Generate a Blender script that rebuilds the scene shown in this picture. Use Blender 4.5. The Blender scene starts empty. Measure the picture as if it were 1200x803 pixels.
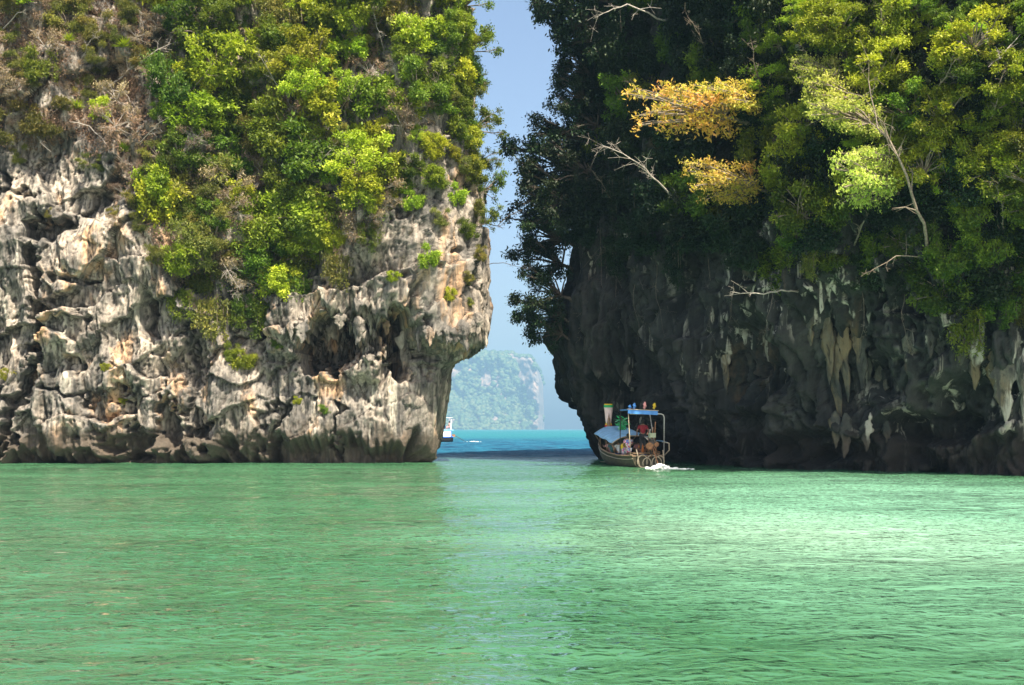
import bpy, math, random
import numpy as np
from mathutils import Vector, Matrix

R = math.radians
scene = bpy.context.scene
col = scene.collection

# ------------------------------------------------------------------ camera
CAM_H, FPX = 2.0, 1500.0           # eye height, focal length in photo pixels (1200 wide)
cam_d = bpy.data.cameras.new('camera')
cam_d.sensor_width = 36.0
cam_d.lens = FPX / 1200 * 36.0
cam_d.shift_y = 101.5 / 1200
cam_d.clip_start = 0.2
cam_d.clip_end = 20000
cam = bpy.data.objects.new('camera', cam_d)
cam.location = (0, 0, CAM_H)
cam.rotation_euler = (R(90), 0, 0)
col.objects.link(cam)
scene.camera = cam

# ------------------------------------------------------------------ sky, sun, exposure
SUN = Vector((0.275, -0.50, 0.82)).normalized()
world = bpy.data.worlds.new('World')
scene.world = world
world.use_nodes = True
wn = world.node_tree.nodes
sky = wn.new('ShaderNodeTexSky')
sky.sky_type = 'NISHITA'
sky.sun_disc = False
sky.sun_elevation = math.asin(SUN.z)
sky.sun_rotation = math.atan2(SUN.x, SUN.y)
sky.air_density = 0.8
sky.dust_density = 4.0
sky.ozone_density = 0.4
world.node_tree.links.new(sky.outputs[0], wn['Background'].inputs[0])
wn['Background'].inputs[1].default_value = 0.09
sun_d = bpy.data.lights.new('sun', 'SUN')
sun_d.energy = 5.0
sun_d.angle = R(0.5)
sun_d.color = (1.0, 0.90, 0.74)
sun_o = bpy.data.objects.new('sun', sun_d)
sun_o.rotation_euler = SUN.to_track_quat('Z', 'Y').to_euler()
sun_o.location = (60, -50, 90)
col.objects.link(sun_o)
scene.view_settings.view_transform = 'Standard'
scene.view_settings.look = 'None'
scene.view_settings.exposure = 1.42
scene.view_settings.gamma = 1.0
scene.view_settings.use_curve_mapping = False
try:
    scene.cycles.max_bounces = 6
    scene.cycles.diffuse_bounces = 3
    scene.cycles.glossy_bounces = 3
    scene.cycles.transmission_bounces = 4
    scene.cycles.volume_bounces = 0
    scene.cycles.transparent_max_bounces = 4
    scene.cycles.use_denoising = True
except Exception:
    pass

# ------------------------------------------------------------------ helpers
rng = np.random.default_rng(11)
random.seed(4)

def tag(o, label=None, cat=None, group=None, kind=None):
    if label: o['label'] = label
    if cat: o['category'] = cat
    if group: o['group'] = group
    if kind: o['kind'] = kind
    return o

def make_mesh(name, V, F, smooth=True, tint=None):
    """V (n,3) array, F list of (m,k) int arrays"""
    V = np.asarray(V, np.float32)
    if not isinstance(F, list): F = [F]
    F = [np.asarray(f, np.int32) for f in F if len(f)]
    me = bpy.data.meshes.new(name)
    me.vertices.add(len(V))
    me.vertices.foreach_set('co', V.ravel())
    nl = sum(f.size for f in F)
    nf = sum(len(f) for f in F)
    me.loops.add(nl)
    me.loops.foreach_set('vertex_index', np.concatenate([f.ravel() for f in F]))
    tot = np.concatenate([np.full(len(f), f.shape[1], np.int32) for f in F])
    st = np.concatenate([[0], np.cumsum(tot)[:-1]]).astype(np.int32)
    me.polygons.add(nf)
    me.polygons.foreach_set('loop_start', st)
    me.polygons.foreach_set('loop_total', tot)
    me.polygons.foreach_set('use_smooth', np.full(nf, smooth, bool))
    if tint is not None:
        a = me.attributes.new('tint', 'FLOAT', 'POINT')
        a.data.foreach_set('value', np.asarray(tint, np.float32))
    me.update(calc_edges=True)
    me.validate()
    return me

def obj(name, me, mat=None, parent=None):
    o = bpy.data.objects.new(name, me)
    col.objects.link(o)
    if mat is not None and me is not None and not me.materials:
        me.materials.append(mat)
    if parent: o.parent = parent
    return o

def empty(name, loc=(0, 0, 0), rz=0.0):
    o = bpy.data.objects.new(name, None)
    o.empty_display_size = 0.2
    o.location = loc
    o.rotation_euler = (0, 0, rz)
    col.objects.link(o)
    return o

class MB:
    """collects simple shapes into one mesh"""
    def __init__(self):
        self.v, self.q, self.t = [], [], []
    def add(self, V, F):
        n = len(self.v)
        self.v.extend([tuple(p) for p in V])
        for f in F:
            (self.q if len(f) == 4 else self.t).append(tuple(i + n for i in f))
    def box(self, c, s, rot=None):
        sx, sy, sz = s[0] / 2, s[1] / 2, s[2] / 2
        P = [Vector((x, y, z)) for x in (-sx, sx) for y in (-sy, sy) for z in (-sz, sz)]
        if rot is not None: P = [rot @ p for p in P]
        c = Vector(c)
        self.add([p + c for p in P], [(0, 1, 3, 2), (4, 6, 7, 5), (0, 4, 5, 1), (2, 3, 7, 6), (0, 2, 6, 4), (1, 5, 7, 3)])
        return self
    def tube(self, pts, rad, n=6, cap=True):
        pts = [Vector(p) for p in pts]
        if not hasattr(rad, '__len__'): rad = [rad] * len(pts)
        V, F = [], []
        up = None
        for i, p in enumerate(pts):
            d = (pts[min(i + 1, len(pts) - 1)] - pts[max(i - 1, 0)])
            d = d.normalized() if d.length > 1e-9 else Vector((0, 0, 1))
            if up is None:
                up = Vector((0, 0, 1)) if abs(d.z) < 0.9 else Vector((1, 0, 0))
            a = d.cross(up)
            if a.length < 1e-6: a = d.orthogonal()
            a.normalize()
            b = a.cross(d).normalized()
            up = b
            for k in range(n):
                t = 2 * math.pi * k / n
                V.append(p + (a * math.cos(t) + b * math.sin(t)) * rad[i])
        for i in range(len(pts) - 1):
            for k in range(n):
                k2 = (k + 1) % n
                F.append((i * n + k, i * n + k2, (i + 1) * n + k2, (i + 1) * n + k))
        if cap:
            V.append(pts[0]); V.append(pts[-1])
            c0, c1 = len(V) - 2, len(V) - 1
            m = (len(pts) - 1) * n
            for k in range(n):
                k2 = (k + 1) % n
                F.append((c0, k2, k))
                F.append((c1, m + k, m + k2))
        self.add(V, F)
        return self
    def ball(self, c, r, nu=8, nv=6):
        if not hasattr(r, '__len__'): r = (r, r, r)
        V, F = [], []
        for j in range(nv + 1):
            ph = math.pi * j / nv
            for i in range(nu):
                th = 2 * math.pi * i / nu
                V.append((c[0] + r[0] * math.sin(ph) * math.cos(th), c[1] + r[1] * math.sin(ph) * math.sin(th), c[2] + r[2] * math.cos(ph)))
        for j in range(nv):
            for i in range(nu):
                i2 = (i + 1) % nu
                F.append((j * nu + i, (j + 1) * nu + i, (j + 1) * nu + i2, j * nu + i2))
        self.add(V, F)
        return self
    def mesh(self, name, smooth=False):
        F = []
        if self.q: F.append(np.array(self.q, np.int32))
        if self.t: F.append(np.array(self.t, np.int32))
        return make_mesh(name, np.array([tuple(p) for p in self.v], np.float32), F, smooth)
    def build(self, name, mat, parent=None, smooth=False):
        return obj(name, self.mesh(name, smooth), mat, parent)

# ------------------------------------------------------------------ numpy noise
_perm = np.random.default_rng(5).permutation(256).astype(np.int32)
_perm = np.concatenate([_perm, _perm, _perm])
_grad = np.random.default_rng(6).normal(size=(256, 3)).astype(np.float32)
_grad /= np.linalg.norm(_grad, axis=1, keepdims=True)

def gnoise(x, y, z):
    x = np.asarray(x, np.float32); y = np.asarray(y, np.float32); z = np.asarray(z, np.float32)
    fx, fy, fz = np.floor(x), np.floor(y), np.floor(z)
    ix, iy, iz = (fx.astype(np.int32) & 255), (fy.astype(np.int32) & 255), (fz.astype(np.int32) & 255)
    x, y, z = x - fx, y - fy, z - fz
    u, v, w = [t * t * t * (t * (t * 6 - 15) + 10) for t in (x, y, z)]
    def g(dx, dy, dz):
        h = _perm[_perm[_perm[(ix + dx) & 255] + ((iy + dy) & 255)] + ((iz + dz) & 255)] & 255
        G = _grad[h]
        return G[..., 0] * (x - dx) + G[..., 1] * (y - dy) + G[..., 2] * (z - dz)
    a = g(0, 0, 0) + u * (g(1, 0, 0) - g(0, 0, 0))
    b = g(0, 1, 0) + u * (g(1, 1, 0) - g(0, 1, 0))
    c = g(0, 0, 1) + u * (g(1, 0, 1) - g(0, 0, 1))
    d = g(0, 1, 1) + u * (g(1, 1, 1) - g(0, 1, 1))
    e = a + v * (b - a)
    f = c + v * (d - c)
    return (e + w * (f - e)) * 1.5

def fbm(x, y, z, o=4, g=0.5):
    s, a = 0, 1.0
    for i in range(o):
        s = s + a * gnoise(x + 17.3 * i, y - 9.1 * i, z + 5.7 * i)
        x, y, z, a = x * 2.03, y * 2.03, z * 2.03, a * g
    return s

def ridged(x, y, z, o=4, g=0.5):
    s, a = 0, 1.0
    for i in range(o):
        s = s + a * (1 - np.abs(gnoise(x + 31.3 * i, y + 3.1 * i, z - 8.7 * i)) * 2)
        x, y, z, a = x * 2.1, y * 2.1, z * 2.1, a * g
    return s / 1.9

def worley(x, y, z):
    fx, fy, fz = np.floor(x), np.floor(y), np.floor(z)
    ix, iy, iz = fx.astype(np.int32), fy.astype(np.int32), fz.astype(np.int32)
    f1 = np.full(x.shape, 9.0, np.float32); f2 = f1.copy(); cid = np.zeros(x.shape, np.float32); tl = np.zeros(x.shape, np.float32)
    for dx in (-1, 0, 1):
        for dy in (-1, 0, 1):
            for dz in (-1, 0, 1):
                h = _perm[_perm[_perm[(ix + dx) & 255] + ((iy + dy) & 255)] + ((iz + dz) & 255)] & 255
                ox = _perm[h + 11] / 255.0; oy = _perm[h + 57] / 255.0; oz = _perm[h + 101] / 255.0
                ex, ey, ez = x - (fx + dx + ox), y - (fy + dy + oy), z - (fz + dz + oz)
                d = np.sqrt(ex * ex + ey * ey + ez * ez)
                c = d < f1
                f2 = np.where(c, f1, np.minimum(f2, d))
                cid = np.where(c, h / 255.0, cid)
                tl = np.where(c, (_perm[h + 150] / 127.5 - 1) * ex + (_perm[h + 201] / 127.5 - 1) * ez, tl)
                f1 = np.where(c, d, f1)
    return f1, f2, cid, tl

def sstep(a, b, x):
    t = np.clip((x - a) / (b - a), 0, 1)
    return t * t * (3 - 2 * t)

# ------------------------------------------------------------------ materials
def nmat(name):
    m = bpy.data.materials.new(name)
    m.use_nodes = True
    nt = m.node_tree
    nt.nodes.clear()
    out = nt.nodes.new('ShaderNodeOutputMaterial')
    b = nt.nodes.new('ShaderNodeBsdfPrincipled')
    nt.links.new(b.outputs[0], out.inputs[0])
    return m, nt, b, out

class NT:
    def __init__(self, nt): self.nt = nt
    def n(self, t, **k):
        x = self.nt.nodes.new(t)
        for a, v in k.items(): setattr(x, a, v)
        return x
    def l(self, a, b): self.nt.links.new(a, b)
    def noise(self, vec, scale, detail=4, rough=0.55, dist=0.0):
        x = self.n('ShaderNodeTexNoise')
        x.inputs['Scale'].default_value = scale
        x.inputs['Detail'].default_value = detail
        x.inputs['Roughness'].default_value = rough
        x.inputs['Distortion'].default_value = dist
        if vec is not None: self.l(vec, x.inputs['Vector'])
        return x.outputs['Fac']
    def ramp(self, fac, stops):
        x = self.n('ShaderNodeValToRGB')
        e = x.color_ramp.elements
        while len(e) < len(stops): e.new(0.5)
        for i, (p, c) in enumerate(stops):
            e[i].position = p
            e[i].color = (c, c, c, 1) if not hasattr(c, '__len__') else (*c, 1)
        self.l(fac, x.inputs[0])
        return x.outputs[0]
    def mix(self, fac, a, b, mode='MIX'):
        x = self.n('ShaderNodeMix', data_type='RGBA', blend_type=mode)
        for s, v in ((x.inputs[0], fac), (x.inputs[6], a), (x.inputs[7], b)):
            if hasattr(v, 'is_linked') or hasattr(v, 'links'): self.l(v, s)
            elif hasattr(v, '__len__'): s.default_value = (*v, 1)
            else: s.default_value = v
        return x.outputs[2]
    def math(self, op, a, b=0.0):
        x = self.n('ShaderNodeMath', operation=op)
        for s, v in ((x.inputs[0], a), (x.inputs[1], b)):
            if hasattr(v, 'links'): self.l(v, s)
            else: s.default_value = v
        return x.outputs[0]
    def mapping(self, vec, scale=(1, 1, 1), rot=(0, 0, 0)):
        x = self.n('ShaderNodeMapping')
        x.inputs['Scale'].default_value = scale
        x.inputs['Rotation'].default_value = rot
        self.l(vec, x.inputs['Vector'])
        return x.outputs[0]
    def bump(self, h, strength, dist, prev=None):
        x = self.n('ShaderNodeBump')
        x.inputs['Strength'].default_value = strength
        x.inputs['Distance'].default_value = dist
        self.l(h, x.inputs['Height'])
        if prev is not None: self.l(prev, x.inputs['Normal'])
        return x.outputs[0]

def plain(name, c, rough=0.6, metal=0.0, var=0.15, scale=6.0, bump=0.0):
    m, nt, b, out = nmat(name)
    N = NT(nt)
    tc = N.n('ShaderNodeTexCoord').outputs['Object']
    f = N.noise(tc, scale, 5)
    lo = [max(0, x * (1 - var)) for x in c]; hi = [min(1, x * (1 + var)) for x in c]
    N.l(N.ramp(f, [(0.3, lo), (0.7, hi)]), b.inputs['Base Color'])
    b.inputs['Roughness'].default_value = rough
    b.inputs['Metallic'].default_value = metal
    if bump: N.l(N.bump(f, 0.5, bump), b.inputs['Normal'])
    return m

def rock_mat(name, dark, mid, light, warm, warm_lo, streak, pale, pale_lo=0.47, tide=1.0):
    m, nt, b, out = nmat(name)
    N = NT(nt)
    g = N.n('ShaderNodeNewGeometry')
    P = g.outputs['Position']
    big = N.noise(P, 0.35, 8, 0.62)
    base = N.ramp(big, [(0.30, dark), (0.47, mid), (0.66, light)])
    fine = N.noise(N.mapping(P, (3.2, 3.2, 1.8)), 1.0, 9, 0.72)
    base = N.mix(0.8, base, N.ramp(fine, [(0.34, 0.22), (0.50, 1.0), (0.70, 1.45)]), 'MULTIPLY')
    # warm iron stained patches
    wv = N.noise(N.mapping(P, (0.42, 0.42, 0.20)), 1.0, 6, 0.6, 0.4)
    wf = N.ramp(wv, [(warm_lo, 0.0), (warm_lo + 0.1, 0.85)])
    base = N.mix(wf, base, N.mix(fine, [x * 0.75 for x in warm], warm))
    # dark algae streaks running down
    sv = N.noise(N.mapping(P, (1.7, 1.7, 0.14)), 1.0, 6, 0.6, 0.6)
    sf = N.ramp(sv, [(0.46, 0.0), (0.62, streak)])
    base = N.mix(sf, base, (0.035, 0.035, 0.032))
    # pale calcite curtains
    pv = N.noise(N.mapping(P, (1.5, 1.5, 0.16)), 1.0, 5, 0.6, 0.5)
    spx = N.n('ShaderNodeSeparateXYZ'); N.l(P, spx.inputs[0])
    pm = N.math('ADD', N.noise(P, 0.13, 3), N.math('MULTIPLY', N.ramp(N.math('MULTIPLY', spx.outputs[0], 1 / 40.0), [(0.30, 0.0), (0.40, 1.0)]), 0.10))
    pf = N.math('MULTIPLY', N.ramp(pv, [(0.56, 0.0), (0.64, pale)]), N.ramp(pm, [(pale_lo, 0.0), (pale_lo + 0.1, 1.0)]))
    base = N.mix(pf, base, (0.62, 0.58, 0.47))
    # darker in hollows, by convexity of the stone
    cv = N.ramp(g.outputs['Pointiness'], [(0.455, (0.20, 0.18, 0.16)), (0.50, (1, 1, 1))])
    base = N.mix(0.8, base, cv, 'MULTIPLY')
    # tide band of oysters and weed
    sx = N.n('ShaderNodeSeparateXYZ'); N.l(P, sx.inputs[0])
    tz = N.math('SUBTRACT', sx.outputs[2], N.math('MULTIPLY', N.noise(P, 0.8, 5), 3.0))
    tf = N.ramp(tz, [(0.0, 0.92), (0.7, 0.0)])
    base = N.mix(tf, base, N.mix(fine, [x * tide for x in (0.025, 0.020, 0.015)], [x * tide for x in (0.11, 0.085, 0.06)]))
    N.l(base, b.inputs['Base Color'])
    b.inputs['Roughness'].default_value = 0.85
    b1 = N.bump(N.noise(N.mapping(P, (1.6, 1.6, 0.8)), 1.0, 6, 0.65), 0.5, 0.3)
    b2 = N.bump(N.noise(P, 5.0, 8, 0.7), 0.7, 0.13, b1)
    N.l(b2, b.inputs['Normal'])
    return m

M = {}
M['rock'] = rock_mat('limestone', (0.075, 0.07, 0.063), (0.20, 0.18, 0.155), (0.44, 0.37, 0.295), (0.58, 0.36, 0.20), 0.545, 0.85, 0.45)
M['rock_shaded'] = rock_mat('stained_shaded_limestone', (0.006, 0.007, 0.0065), (0.013, 0.015, 0.013), (0.050, 0.054, 0.044), (0.13, 0.085, 0.045), 0.62, 0.9, 0.75, 0.50, 0.22)  # algae-stained stone, with the overhang's shade also painted into its albedo
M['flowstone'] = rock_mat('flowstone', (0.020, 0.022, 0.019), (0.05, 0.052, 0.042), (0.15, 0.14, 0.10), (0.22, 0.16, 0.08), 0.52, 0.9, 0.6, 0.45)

def leaf_mat(name, c0, c1, c2, trans=0.35, hue=0.03, val=0.35):
    m, nt, b, out = nmat(name)
    N = NT(nt)
    at = N.n('ShaderNodeAttribute'); at.attribute_name = 'tint'
    oi = N.n('ShaderNodeObjectInfo')
    c = N.ramp(at.outputs['Fac'], [(0.0, c0), (0.5, c1), (1.0, c2)])
    hs = N.n('ShaderNodeHueSaturation')
    N.l(c, hs.inputs['Color'])
    N.l(N.math('MULTIPLY_ADD', oi.outputs['Random'], 2 * hue), hs.inputs['Hue'])
    hs.inputs['Hue'].links[0].from_node.inputs[2].default_value = 0.5 - hue
    r2 = N.math('FRACT', N.math('MULTIPLY', oi.outputs['Random'], 17.31))
    v = N.math('MULTIPLY_ADD', r2, 2 * val); v.node.inputs[2].default_value = 1 - val
    N.l(v, hs.inputs['Value'])
    N.l(hs.outputs[0], b.inputs['Base Color'])
    b.inputs['Roughness'].default_value = 0.55
    b.inputs['Specular IOR Level'].default_value = 0.3
    t = N.n('ShaderNodeBsdfTranslucent')
    bright = N.mix(1.0, hs.outputs[0], (1.5, 1.6, 0.8), 'MULTIPLY')
    N.l(bright, t.inputs['Color'])
    mx = N.n('ShaderNodeMixShader')
    mx.inputs[0].default_value = trans
    N.l(b.outputs[0], mx.inputs[1]); N.l(t.outputs[0], mx.inputs[2])
    N.l(mx.outputs[0], out.inputs[0])
    return m

M['leaf'] = leaf_mat('leaf_green', (0.045, 0.080, 0.010), (0.115, 0.165, 0.016), (0.225, 0.275, 0.030))
M['leaf_lime'] = leaf_mat('leaf_lime', (0.13, 0.18, 0.012), (0.26, 0.32, 0.022), (0.42, 0.44, 0.05))
M['leaf_olive'] = leaf_mat('leaf_olive', (0.07, 0.085, 0.018), (0.15, 0.155, 0.030), (0.27, 0.23, 0.05))
M['leaf_dry'] = leaf_mat('leaf_dry', (0.10, 0.07, 0.04), (0.21, 0.15, 0.085), (0.32, 0.25, 0.15), 0.2)
M['leaf_gold'] = leaf_mat('leaf_gold', (0.32, 0.33, 0.05), (0.56, 0.42, 0.09), (0.66, 0.36, 0.14), 0.4, 0.012, 0.15)
M['leaf_pale'] = leaf_mat('leaf_pale', (0.20, 0.28, 0.04), (0.40, 0.44, 0.09), (0.62, 0.58, 0.22), 0.4, 0.015, 0.2)
M['leaf_shaded'] = leaf_mat('leaf_shaded', (0.007, 0.017, 0.006), (0.014, 0.030, 0.009), (0.027, 0.050, 0.013), 0.12)  # shade painted in: leaf colour darkened for the unlit cliff
M['bark'] = plain('bark', (0.20, 0.16, 0.12), 0.9, 0, 0.4, 8, 0.02)
M['bark_dark'] = plain('bark_dark', (0.07, 0.055, 0.04), 0.9, 0, 0.4, 8, 0.02)
M['dead_wood'] = plain('dead_wood', (0.33, 0.29, 0.25), 0.85, 0, 0.35, 6, 0.01)

# ------------------------------------------------------------------ cliffs
def smooth_path(ctrl, step=0.05):
    C = np.array(ctrl, float)
    out = []
    for i in range(len(C) - 1):
        p0, p1, p2, p3 = C[max(i - 1, 0)], C[i], C[i + 1], C[min(i + 2, len(C) - 1)]
        n = max(4, int(np.linalg.norm(p2 - p1) / step))
        t = np.linspace(0, 1, n, endpoint=False)[:, None]
        out.append(0.5 * ((2 * p1) + (-p0 + p2) * t + (2 * p0 - 5 * p1 + 4 * p2 - p3) * t ** 2 + (-p0 + 3 * p1 - 3 * p2 + p3) * t ** 3))
    out.append(C[-1:])
    P = np.concatenate(out)
    s = np.concatenate([[0], np.cumsum(np.linalg.norm(np.diff(P, axis=0), axis=1))])
    return P, s

def var_samples(s, dens):
    """cumulative sampling: dens = function s -> spacing"""
    w = 1.0 / dens
    c = np.concatenate([[0], np.cumsum(0.5 * (w[1:] + w[:-1]) * np.diff(s))])
    n = int(c[-1])
    return np.interp(np.linspace(0, c[-1], n), c, s)

class Cliff:
    def __init__(self, ctrl, spacing, zr, offs, disp, top, side=1):
        P, s = smooth_path(ctrl)
        sp = spacing(P)
        ss = var_samples(s, sp)
        px = np.interp(ss, s, P[:, 0]); py = np.interp(ss, s, P[:, 1])
        k = 12
        ker = np.ones(2 * k + 1) / (2 * k + 1)
        tx, ty = np.gradient(P[:, 0]), np.gradient(P[:, 1])
        L = np.hypot(tx, ty); tx /= L; ty /= L
        kk = 30
        txs = np.convolve(np.pad(tx, kk, 'edge'), np.ones(2 * kk + 1) / (2 * kk + 1), 'valid')
        tys = np.convolve(np.pad(ty, kk, 'edge'), np.ones(2 * kk + 1) / (2 * kk + 1), 'valid')
        tx, ty = np.interp(ss, s, txs), np.interp(ss, s, tys)
        L = np.hypot(tx, ty); tx /= L; ty /= L
        nx, ny = side * ty, -side * tx
        nz = len(zr)
        X0 = np.repeat(px[:, None], nz, 1); Y0 = np.repeat(py[:, None], nz, 1)
        NX = np.repeat(nx[:, None], nz, 1); NY = np.repeat(ny[:, None], nz, 1)
        Z = np.repeat(zr[None, :], len(ss), 0)
        S = np.repeat(ss[:, None], nz, 1)
        # dome above `top`
        h = np.clip(Z - top, 0, None)
        ang = np.clip(h / 9.0, 0, math.pi / 2)
        inward = 14.0 * (1 - np.cos(ang))
        Zd = np.where(Z > top, top + 6.0 * np.sin(ang), Z)
        o = offs(X0, Y0, Z) - inward
        Xb, Yb = X0 + NX * o, Y0 + NY * o
        d, dz = disp(Xb, Yb, Zd, X0, Y0)
        X = Xb + NX * d; Y = Yb + NY * d; Zf = Zd + dz
        G = np.stack([X, Y, Zf], -1)
        self.G = G
        ds = np.gradient(G, axis=0); dzv = np.gradient(G, axis=1)
        n = np.cross(ds, dzv)
        n /= np.linalg.norm(n, axis=-1, keepdims=True) + 1e-9
        flip = (n[..., 0] * NX + n[..., 1] * NY).mean()
        self.flip = flip < 0
        if self.flip: n = -n
        self.N = n
        self.V = G.reshape(-1, 3)
        self.Nv = n.reshape(-1, 3)
        self.px = 600 + FPX * self.V[:, 0] / np.maximum(self.V[:, 1], 1)
        self.py = 503 - FPX * (self.V[:, 2] - CAM_H) / np.maximum(self.V[:, 1], 1)
        self.NH = np.stack([NX, NY], -1).reshape(-1, 2)
    def build(self, name, mat):
        ns, nz = self.G.shape[:2]
        i = np.arange(ns * nz).reshape(ns, nz)
        a, b, c, d = i[:-1, :-1].ravel(), i[1:, :-1].ravel(), i[1:, 1:].ravel(), i[:-1, 1:].ravel()
        F = np.stack([a, b, c, d], 1) if not self.flip else np.stack([a, d, c, b], 1)
        return obj(name, make_mesh(name, self.V, F, True), mat)
    def at(self, px, py, tol=5):
        while tol < 200:
            m = np.nonzero((np.abs(self.px - px) < tol) & (np.abs(self.py - py) < tol))[0]
            if len(m): break
            tol *= 2
        k = m[np.argmin(self.V[m, 1])]
        return Vector(self.V[k]), Vector(self.Nv[k]), Vector((self.NH[k, 0], self.NH[k, 1], 0))

def rock_disp(X, Y, Z, amp=1.0, flute=1.0):
    wx = fbm(X / 3.0, Y / 3.0, Z / 4.0, 4, 0.55) * 0.6
    wz = fbm(X / 3.0 + 40, Y / 3.0, Z / 3.2, 4, 0.55) * 0.75
    wy = fbm(X / 2.7, Y / 2.7 + 21, Z / 2.7, 3, 0.6) * 0.5
    zone = sstep(-.35, .4, fbm(X / 5.5 + 60, Y / 5.5, Z / 5.0, 3))
    lumps = fbm(X / 7 + 3, Y / 7, Z / 7, 3) * 1.4
    # tilted broken slabs: every cell is a plane with its own lean
    ca, sa = math.cos(0.55), math.sin(0.55)
    xr = (X + wx) * ca + (Z + wz) * sa; zr = -(X + wx) * sa + (Z + wz) * ca
    f1, f2, cid, tl = worley(xr / 4.6, (Y + wy) / 3.6, zr / 2.3)
    slabs = (cid - 0.5) * 1.1 + tl * 1.15 - 0.22 * (1 - sstep(0.0, 0.05, f2 - f1)) * sstep(-.1, .35, gnoise(X / 2.6, Y / 2.6, Z / 2.6 + 9))
    g1, g2, gid, gt = worley((X + wx * .8) / 1.5 + 7, (Y + wy) / 1.6, (Z + wz * .8) / 3.4)
    small = (gid - 0.5) * 0.34 + gt * 0.48 - 0.10 * (1 - sstep(0.0, 0.06, g2 - g1)) * sstep(-.1, .4, gnoise(X / 1.9 + 4, Y / 1.9, Z / 1.9))
    h1, h2, hid, ht_ = worley((X + wx * .5) / 0.55 + 7, (Y + wy) / 0.6, (Z + wz * .5) / 1.3)
    tiny = (hid - 0.5) * 0.10 + ht_ * 0.12
    fl = ridged((X + wx * .5) / 2.2, Y / 2.4, Z / 9.0 + wz * .12, 4, 0.55) * 1.15 - 0.58
    holes = -0.9 * sstep(0.42, 0.62, gnoise((X + wx) / 2.2 + 9, Y / 2.2, (Z + wz) / 1.5) + 0.3 * gnoise(X / .5, Y / .5, Z / .5))
    rough = 0.13 * ridged(X / 0.33, Y / 0.33, Z / 0.75, 3, 0.7) + (ridged(X / 0.7, Y / 0.7, Z / 0.9, 4, 0.62) - 0.6) * 0.15 + fbm(X / 0.25, Y / 0.25, Z / 0.33, 2) * 0.05
    d = lumps + (slabs + (small + tiny) * (0.45 + 0.75 * zone) + holes) * amp + fl * flute * (1.25 - 0.5 * zone) + rough * (0.6 + 0.6 * zone)
    return d, (wz * 0.25)

def ell(X, Z, cx, cz, rx, rz, depth, hard=0.55):
    q = np.sqrt(((X - cx) / rx) ** 2 + ((Z - cz) / rz) ** 2)
    return -depth * (1 - sstep(hard, 1.0, q))

def seg(X, Z, pts, w, depth):
    d = np.full(X.shape, 99.0)
    for (x0, z0), (x1, z1) in zip(pts[:-1], pts[1:]):
        vx, vz = x1 - x0, z1 - z0
        t = np.clip(((X - x0) * vx + (Z - z0) * vz) / (vx * vx + vz * vz), 0, 1)
        d = np.minimum(d, np.hypot(X - x0 - t * vx, Z - z0 - t * vz))
    return -depth * (1 - sstep(w * 0.4, w, d))

# --- sunlit cliff beside the channel, face at about y = 75
LX = lambda p: (p - 600) / 20.0
LZ = lambda p: 2 + (503 - p) / 20.0
left_ctrl = [(-75, 58), (-55, 68), (-42, 73), (-30, 75), (-20, 75.3), (-12, 75), (-7.5, 75), (-5.3, 75.7), (-4.6, 77.5), (-5.0, 80.5), (-7.5, 86), (-15, 96), (-32, 110)]

def l_spacing(P):
    x, y = P[:, 0], P[:, 1]
    s = np.where((x > -31.5) & (y < 79.5), 0.062, 0.30)
    return np.where((x > -6) & (y >= 79.5) & (y < 84), 0.15, s)

def l_offs(X, Y, Z):
    tip = sstep(-9.0, -5.2, X)
    mid = sstep(-16.5, -12.0, X) * (1 - tip)
    lf = 1 - tip - mid
    o_t = np.interp(Z, [-2, 0, 1.6, 3.2, 4.6, 5.6, 6.3, 6.9, 7.3, 7.7, 9.7, 12, 17, 22, 27, 32], [.1, .1, .35, .55, .75, 1.0, 1.4, 1.9, 2.5, 3.0, 3.2, 2.9, 2.3, 1.9, 1.5, 1.0])
    o_m = np.interp(Z, [-2, 0, 1, 3, 5, 6, 7.3, 8.5, 12, 20, 27, 32], [.7, .8, .9, .5, -.1, -.5, .4, 1.2, 1.1, .6, .0, -1.0])
    o_l = np.interp(Z, [-2, 0, 1, 3, 8, 13, 16, 20, 27, 32], [0, 0, .35, .6, .5, .6, .2, -.4, -1.4, -2.6])
    return o_t * tip + o_m * mid + o_l * lf

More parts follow.
